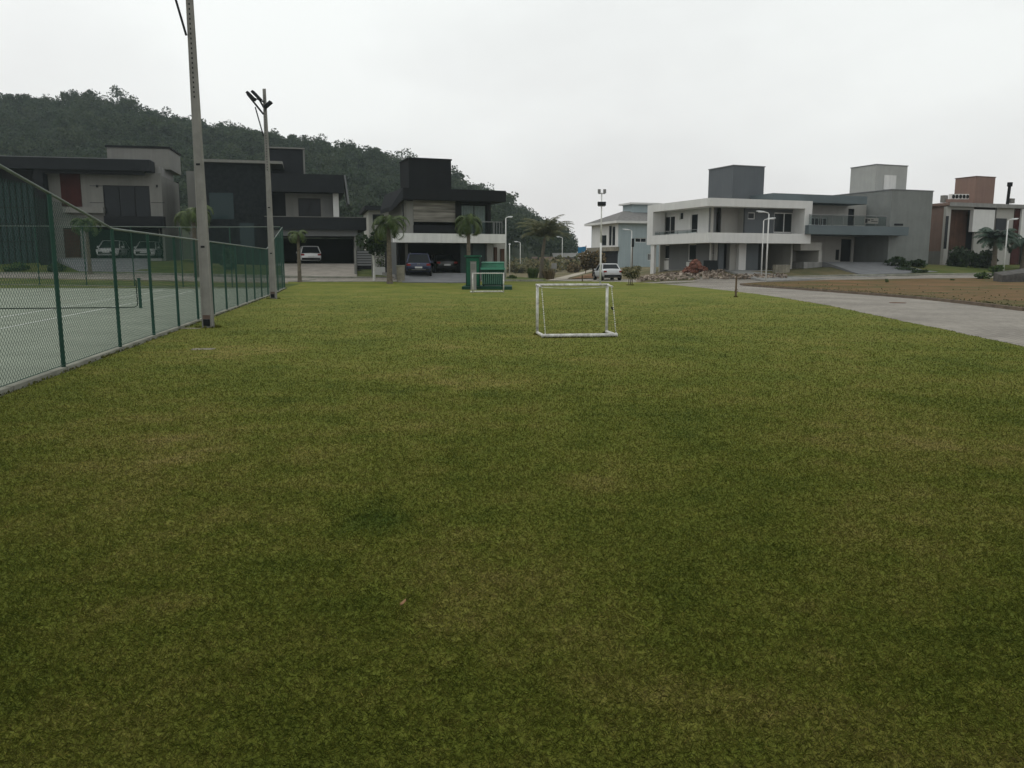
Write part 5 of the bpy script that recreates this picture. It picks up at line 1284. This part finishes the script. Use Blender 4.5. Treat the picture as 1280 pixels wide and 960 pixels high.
car_h('white hatchback seen from behind in the open garage of the dark stone house', H2, 386.5, 2.5, f2, 4.2, 1.78, 1.5, 'car_white', 'hatch', turn=.08)
car_h('white car facing out of the white house garage, the left one of two', H1, 142, 3.4, f1, 4.2, 1.78, 1.5, 'car_white', 'hatch', turn=math.pi)
car_h('white car facing out of the white house garage, the right one of two', H1, 187, 3.8, f1, 4.2, 1.72, 1.45, 'car_white', 'hatch', turn=math.pi)
car_h('black car deep inside the dark garage of the board clad house', H3, 550, 3.4, f3, 4.3, 1.75, 1.45, 'car_black', 'sedan', turn=0)
p = gp(767.5, 350.6); car('silver sedan parked by the street in front of the reddish bush', p.x-.4, p.y+1.9, H(p.x, p.y), math.radians(7), 4.4, 1.78, 1.48, 'car_silver', 'sedan')
# ------------------------------------------------------------------ palms, trees, bushes
R_ = np.random.default_rng(5)
def H_at(px, Y): b = hz(px, Y); return b
def palm_px(label, px, Y, crown_py, r, leaf, **k):
    b = hz(px, Y); hh = at(px, crown_py, Y).z-b.z
    return palm('palm_tree', label, b, hh, r, R_, MATS[leaf], **k)
palm_px('small palm with a drooping tuft standing before the white hatchback garage', 374.5, 56.6, 293, 1.0, 'leaf_palm', n_fronds=18, droop=1.25, trunk_r=.11, wid=.05)
palm_px('palm with a broad drooping crown left of the navy car', 487, 55.2, 279.5, 1.9, 'leaf_palm', n_fronds=20, droop=1.35, trunk_r=.15, wid=.06)
palm_px('palm with a drooping crown before the white slab, rising behind the green cabinet', 586, 57.5, 276.5, 1.75, 'leaf_palm', n_fronds=18, droop=1.4, trunk_r=.13, wid=.06)
palm_px('dark upright palm with a round feathery crown in the middle, among low clumps', 676.5, 81, 298, 3.2, 'leaf_palm_dark', n_fronds=40, droop=.62, trunk_r=.17, em=(32,88), ll_=.2, wid=.05, leaflets=46, lean=(.35,0))
palm_px('yellow green palm half hidden behind the nearer concrete pole', 246, 60.5, 268, 2.0, 'leaf_palm', n_fronds=20, droop=1.2, trunk_r=.15, wid=.07)
palm_px('drooping palm bush in front of the red panelled white house wall', 113, 61.5, 279, 1.5, 'leaf_palm', n_fronds=18, droop=1.3, trunk_r=.12, wid=.07)
palm_px('bluish fan palm in front of the brown house, left of its lamp', 1241, 75.5, 300, 2.1, 'leaf_palm_bluish', n_fronds=30, droop=.7, trunk_r=.2, wid=.09)
palm_px('palm at the right edge of the photo before the brown house', 1277, 76.5, 303, 2.0, 'leaf_palm_bluish', n_fronds=24, droop=.9, trunk_r=.18, wid=.09)
def bush_px(label, px, py, wpx, hpx, Y, leaf, n=700, size=.2, **k):
    b = hz(px, Y); s = Y/1000; return bush(k.pop('name', 'bush'), label, b, (wpx*s*.5, wpx*s*.45, hpx*s*.55), R_, MATS[leaf], n, size, **k)
def clump_px(label, px, Y, hpx, wpx, leaf, n=220):
    b = hz(px, Y); return brush_grass('grass_clump', label, b, n, hpx*Y/1000, wpx*Y/1000, R_, MATS[leaf], 'grass clump', .05)
clump_px('dense clump of tall grass left of the round palm trunk', 666, 79.5, 13, 11, 'leaf_shrub'); clump_px('dense reddish clump of tall grass right of the round palm trunk', 686, 79.5, 12, 13, 'leaf_reddish')
b = hz(467.5, 58.6); tree('tree', 'dark bushy tree with a whitewashed trunk beside the slatted gate', b, at(467, 283, 58.6).z-b.z, (1.15,1.0,1.05), R_, MATS['leaf_dark'], MATS['bark_white'], 1500, .2, trunk_r=.08)
b = hz(741, 84); tree('tree', 'reddish brown bushy tree left of the silver car', b, at(741, 311, 84).z-b.z, (1.6,1.4,1.35), R_, MATS['leaf_reddish'], MATS['bark'], 1500, .24, trunk_r=.08)
bush_px('dark rounded bush at the grey stucco house wall, left of two', 1120, 0, 26, 15, 74.2, 'leaf_dark'); bush_px('dark low bush at the grey stucco house wall, right of two', 1146, 0, 24, 11, 74.5, 'leaf_dark')
bush_px('dark leafy shrub before the pale base of the brown house', 1200, 0, 36, 27, 77.5, 'leaf_dark', 1400, .26); bush_px('dark leafy shrub in the shade of the fan palm', 1228, 0, 34, 24, 77, 'leaf_dark', 1300, .26)
bush_px('low green bush on the verge before the retaining wall', 1226, 0, 22, 10, 66, 'leaf_shrub', 500, .16); bush_px('green bush under the lamp beside the retaining wall', 1246, 0, 26, 13, 70, 'leaf_shrub', 700, .18)
bush_px('bright tuft of a young plant on the brown verge', 1110, 0, 6, 7, 62, 'leaf_shrub', 90, .1, name='plant', cat='plant'); bush_px('small tuft growing on the verge right of the driveway', 1191, 0, 6, 4.5, 64, 'leaf_shrub', 80, .1, name='plant', cat='plant')
bush_px('flat ground plants in the bed left of the grey house driveway', 1130, 0, 34, 4, 72.8, 'leaf_dark', 300, .16, name='plant', cat='plant'); bush_px('flat strip of ground plants along the grey house driveway edge', 1148, 0, 26, 4, 71.5, 'leaf_dark', 260, .16, name='plant', cat='plant')
bush_px('rounded green shrub before the glazed wing, behind the court fence', 20, 0, 30, 12, 62.5, 'leaf_shrub', 600, .2); bush_px('dark shrub beside the red door of the white house', 70, 0, 24, 10, 62.5, 'leaf_dark', 500, .18)
bush_px('green shrub by the dark stone house wall behind the far fence', 290, 0, 30, 26, 64.5, 'leaf_dark', 900, .24); bush_px('yellowish scrub shrub left of the distant lamp row', 640, 0, 14, 14, 112, 'leaf_scrub', 500, .3)
bush_px('brown green shrub beyond the path below the blue banner', 716, 0, 22, 14, 112, 'leaf_reddish', 700, .3)
bush_px('low hedge bush at the foot of the board clad house corner', 640, 0, 12, 6, 74, 'leaf_shrub', 300, .16)
# ------------------------------------------------------------------ air, sky and light
hzb = MB().box(-540, 310, -22, 620, -1.5, 82).build('haze', None); hzb['kind'] = 'stuff'
m = bpy.data.materials.new('haze_air'); nt, N, L = nodes(m); N.remove(N['Principled BSDF'])
v = N.new('ShaderNodeVolumePrincipled'); v.inputs['Density'].default_value = .0003; v.inputs['Color'].default_value = (.78, .90, .96, 1); v.inputs['Anisotropy'].default_value = .2
L.new(v.outputs[0], N['Material Output'].inputs['Volume']); hzb.data.materials.append(m)
w = bpy.data.worlds.new('World'); sc.world = w; w.use_nodes = True; nt = w.node_tree; N, L = nt.nodes, nt.links
SUN_EL, SUN_AZ = math.radians(52), math.radians(-62)         # azimuth from +Y, negative to the left
sky = N.new('ShaderNodeTexSky'); sky.sky_type = 'NISHITA'; sky.sun_disc = False; sky.sun_elevation = SUN_EL; sky.sun_rotation = SUN_AZ; sky.dust_density = 5; sky.air_density = 1.0
hs = N.new('ShaderNodeHueSaturation'); hs.inputs['Saturation'].default_value = .25; L.new(sky.outputs[0], hs.inputs['Color'])
tc = N.new('ShaderNodeTexCoord'); mp = N.new('ShaderNodeMapping'); mp.inputs['Scale'].default_value = (1.0, 1.0, 2.2); L.new(tc.outputs['Generated'], mp.inputs['Vector'])
n1 = N.new('ShaderNodeTexNoise'); n1.inputs['Scale'].default_value = 1.9; n1.inputs['Detail'].default_value = 6; n1.inputs['Roughness'].default_value = .5; L.new(mp.outputs[0], n1.inputs['Vector'])
cr = N.new('ShaderNodeValToRGB'); cr.color_ramp.elements[0].position = .36; cr.color_ramp.elements[1].position = .64
cr.color_ramp.elements[0].color = (7.0, 7.02, 7.0, 1); cr.color_ramp.elements[1].color = (8.45, 8.6, 8.5, 1); L.new(n1.outputs['Fac'], cr.inputs['Fac'])
sx = N.new('ShaderNodeSeparateXYZ'); L.new(tc.outputs['Generated'], sx.inputs[0])
gr = N.new('ShaderNodeValToRGB'); gr.color_ramp.elements[0].position = 0; gr.color_ramp.elements[1].position = .45
gr.color_ramp.elements[0].color = (.93, .905, .90, 1); gr.color_ramp.elements[1].color = (1.0, 1.03, 1.02, 1); L.new(sx.outputs['Z'], gr.inputs['Fac'])
ml = N.new('ShaderNodeMixRGB'); ml.blend_type = 'MULTIPLY'; ml.inputs[0].default_value = 1; L.new(cr.outputs['Color'], ml.inputs[1]); L.new(gr.outputs['Color'], ml.inputs[2])
mx = N.new('ShaderNodeMixRGB'); mx.inputs[0].default_value = .88; L.new(hs.outputs[0], mx.inputs[1]); L.new(ml.outputs[0], mx.inputs[2])
L.new(mx.outputs[0], N['Background'].inputs['Color']); N['Background'].inputs['Strength'].default_value = .126
sd = bpy.data.lights.new('sun', 'SUN'); sd.energy = .6; sd.angle = math.radians(35); sd.color = (1, .96, .9); so = bpy.data.objects.new('sun', sd); col.objects.link(so)
dirv = Vector((math.sin(SUN_AZ)*math.cos(SUN_EL), math.cos(SUN_AZ)*math.cos(SUN_EL), math.sin(SUN_EL))); so.rotation_euler = dirv.to_track_quat('Z', 'Y').to_euler(); so.location = (-20, 10, 40)
sc.view_settings.view_transform = 'Standard'; sc.view_settings.look = 'None'; sc.view_settings.exposure = 0; sc.view_settings.gamma = 1; sc.view_settings.use_curve_mapping = False
sc.render.engine = 'CYCLES'; sc.cycles.max_bounces = 5; sc.cycles.diffuse_bounces = 3; sc.cycles.glossy_bounces = 2; sc.cycles.transparent_max_bounces = 12; sc.cycles.volume_bounces = 1; sc.cycles.transmission_bounces = 2
sc.cycles.use_denoising = True; sc.cycles.denoiser = 'OPENIMAGEDENOISE'; sc.cycles.denoising_input_passes = 'RGB_ALBEDO_NORMAL'
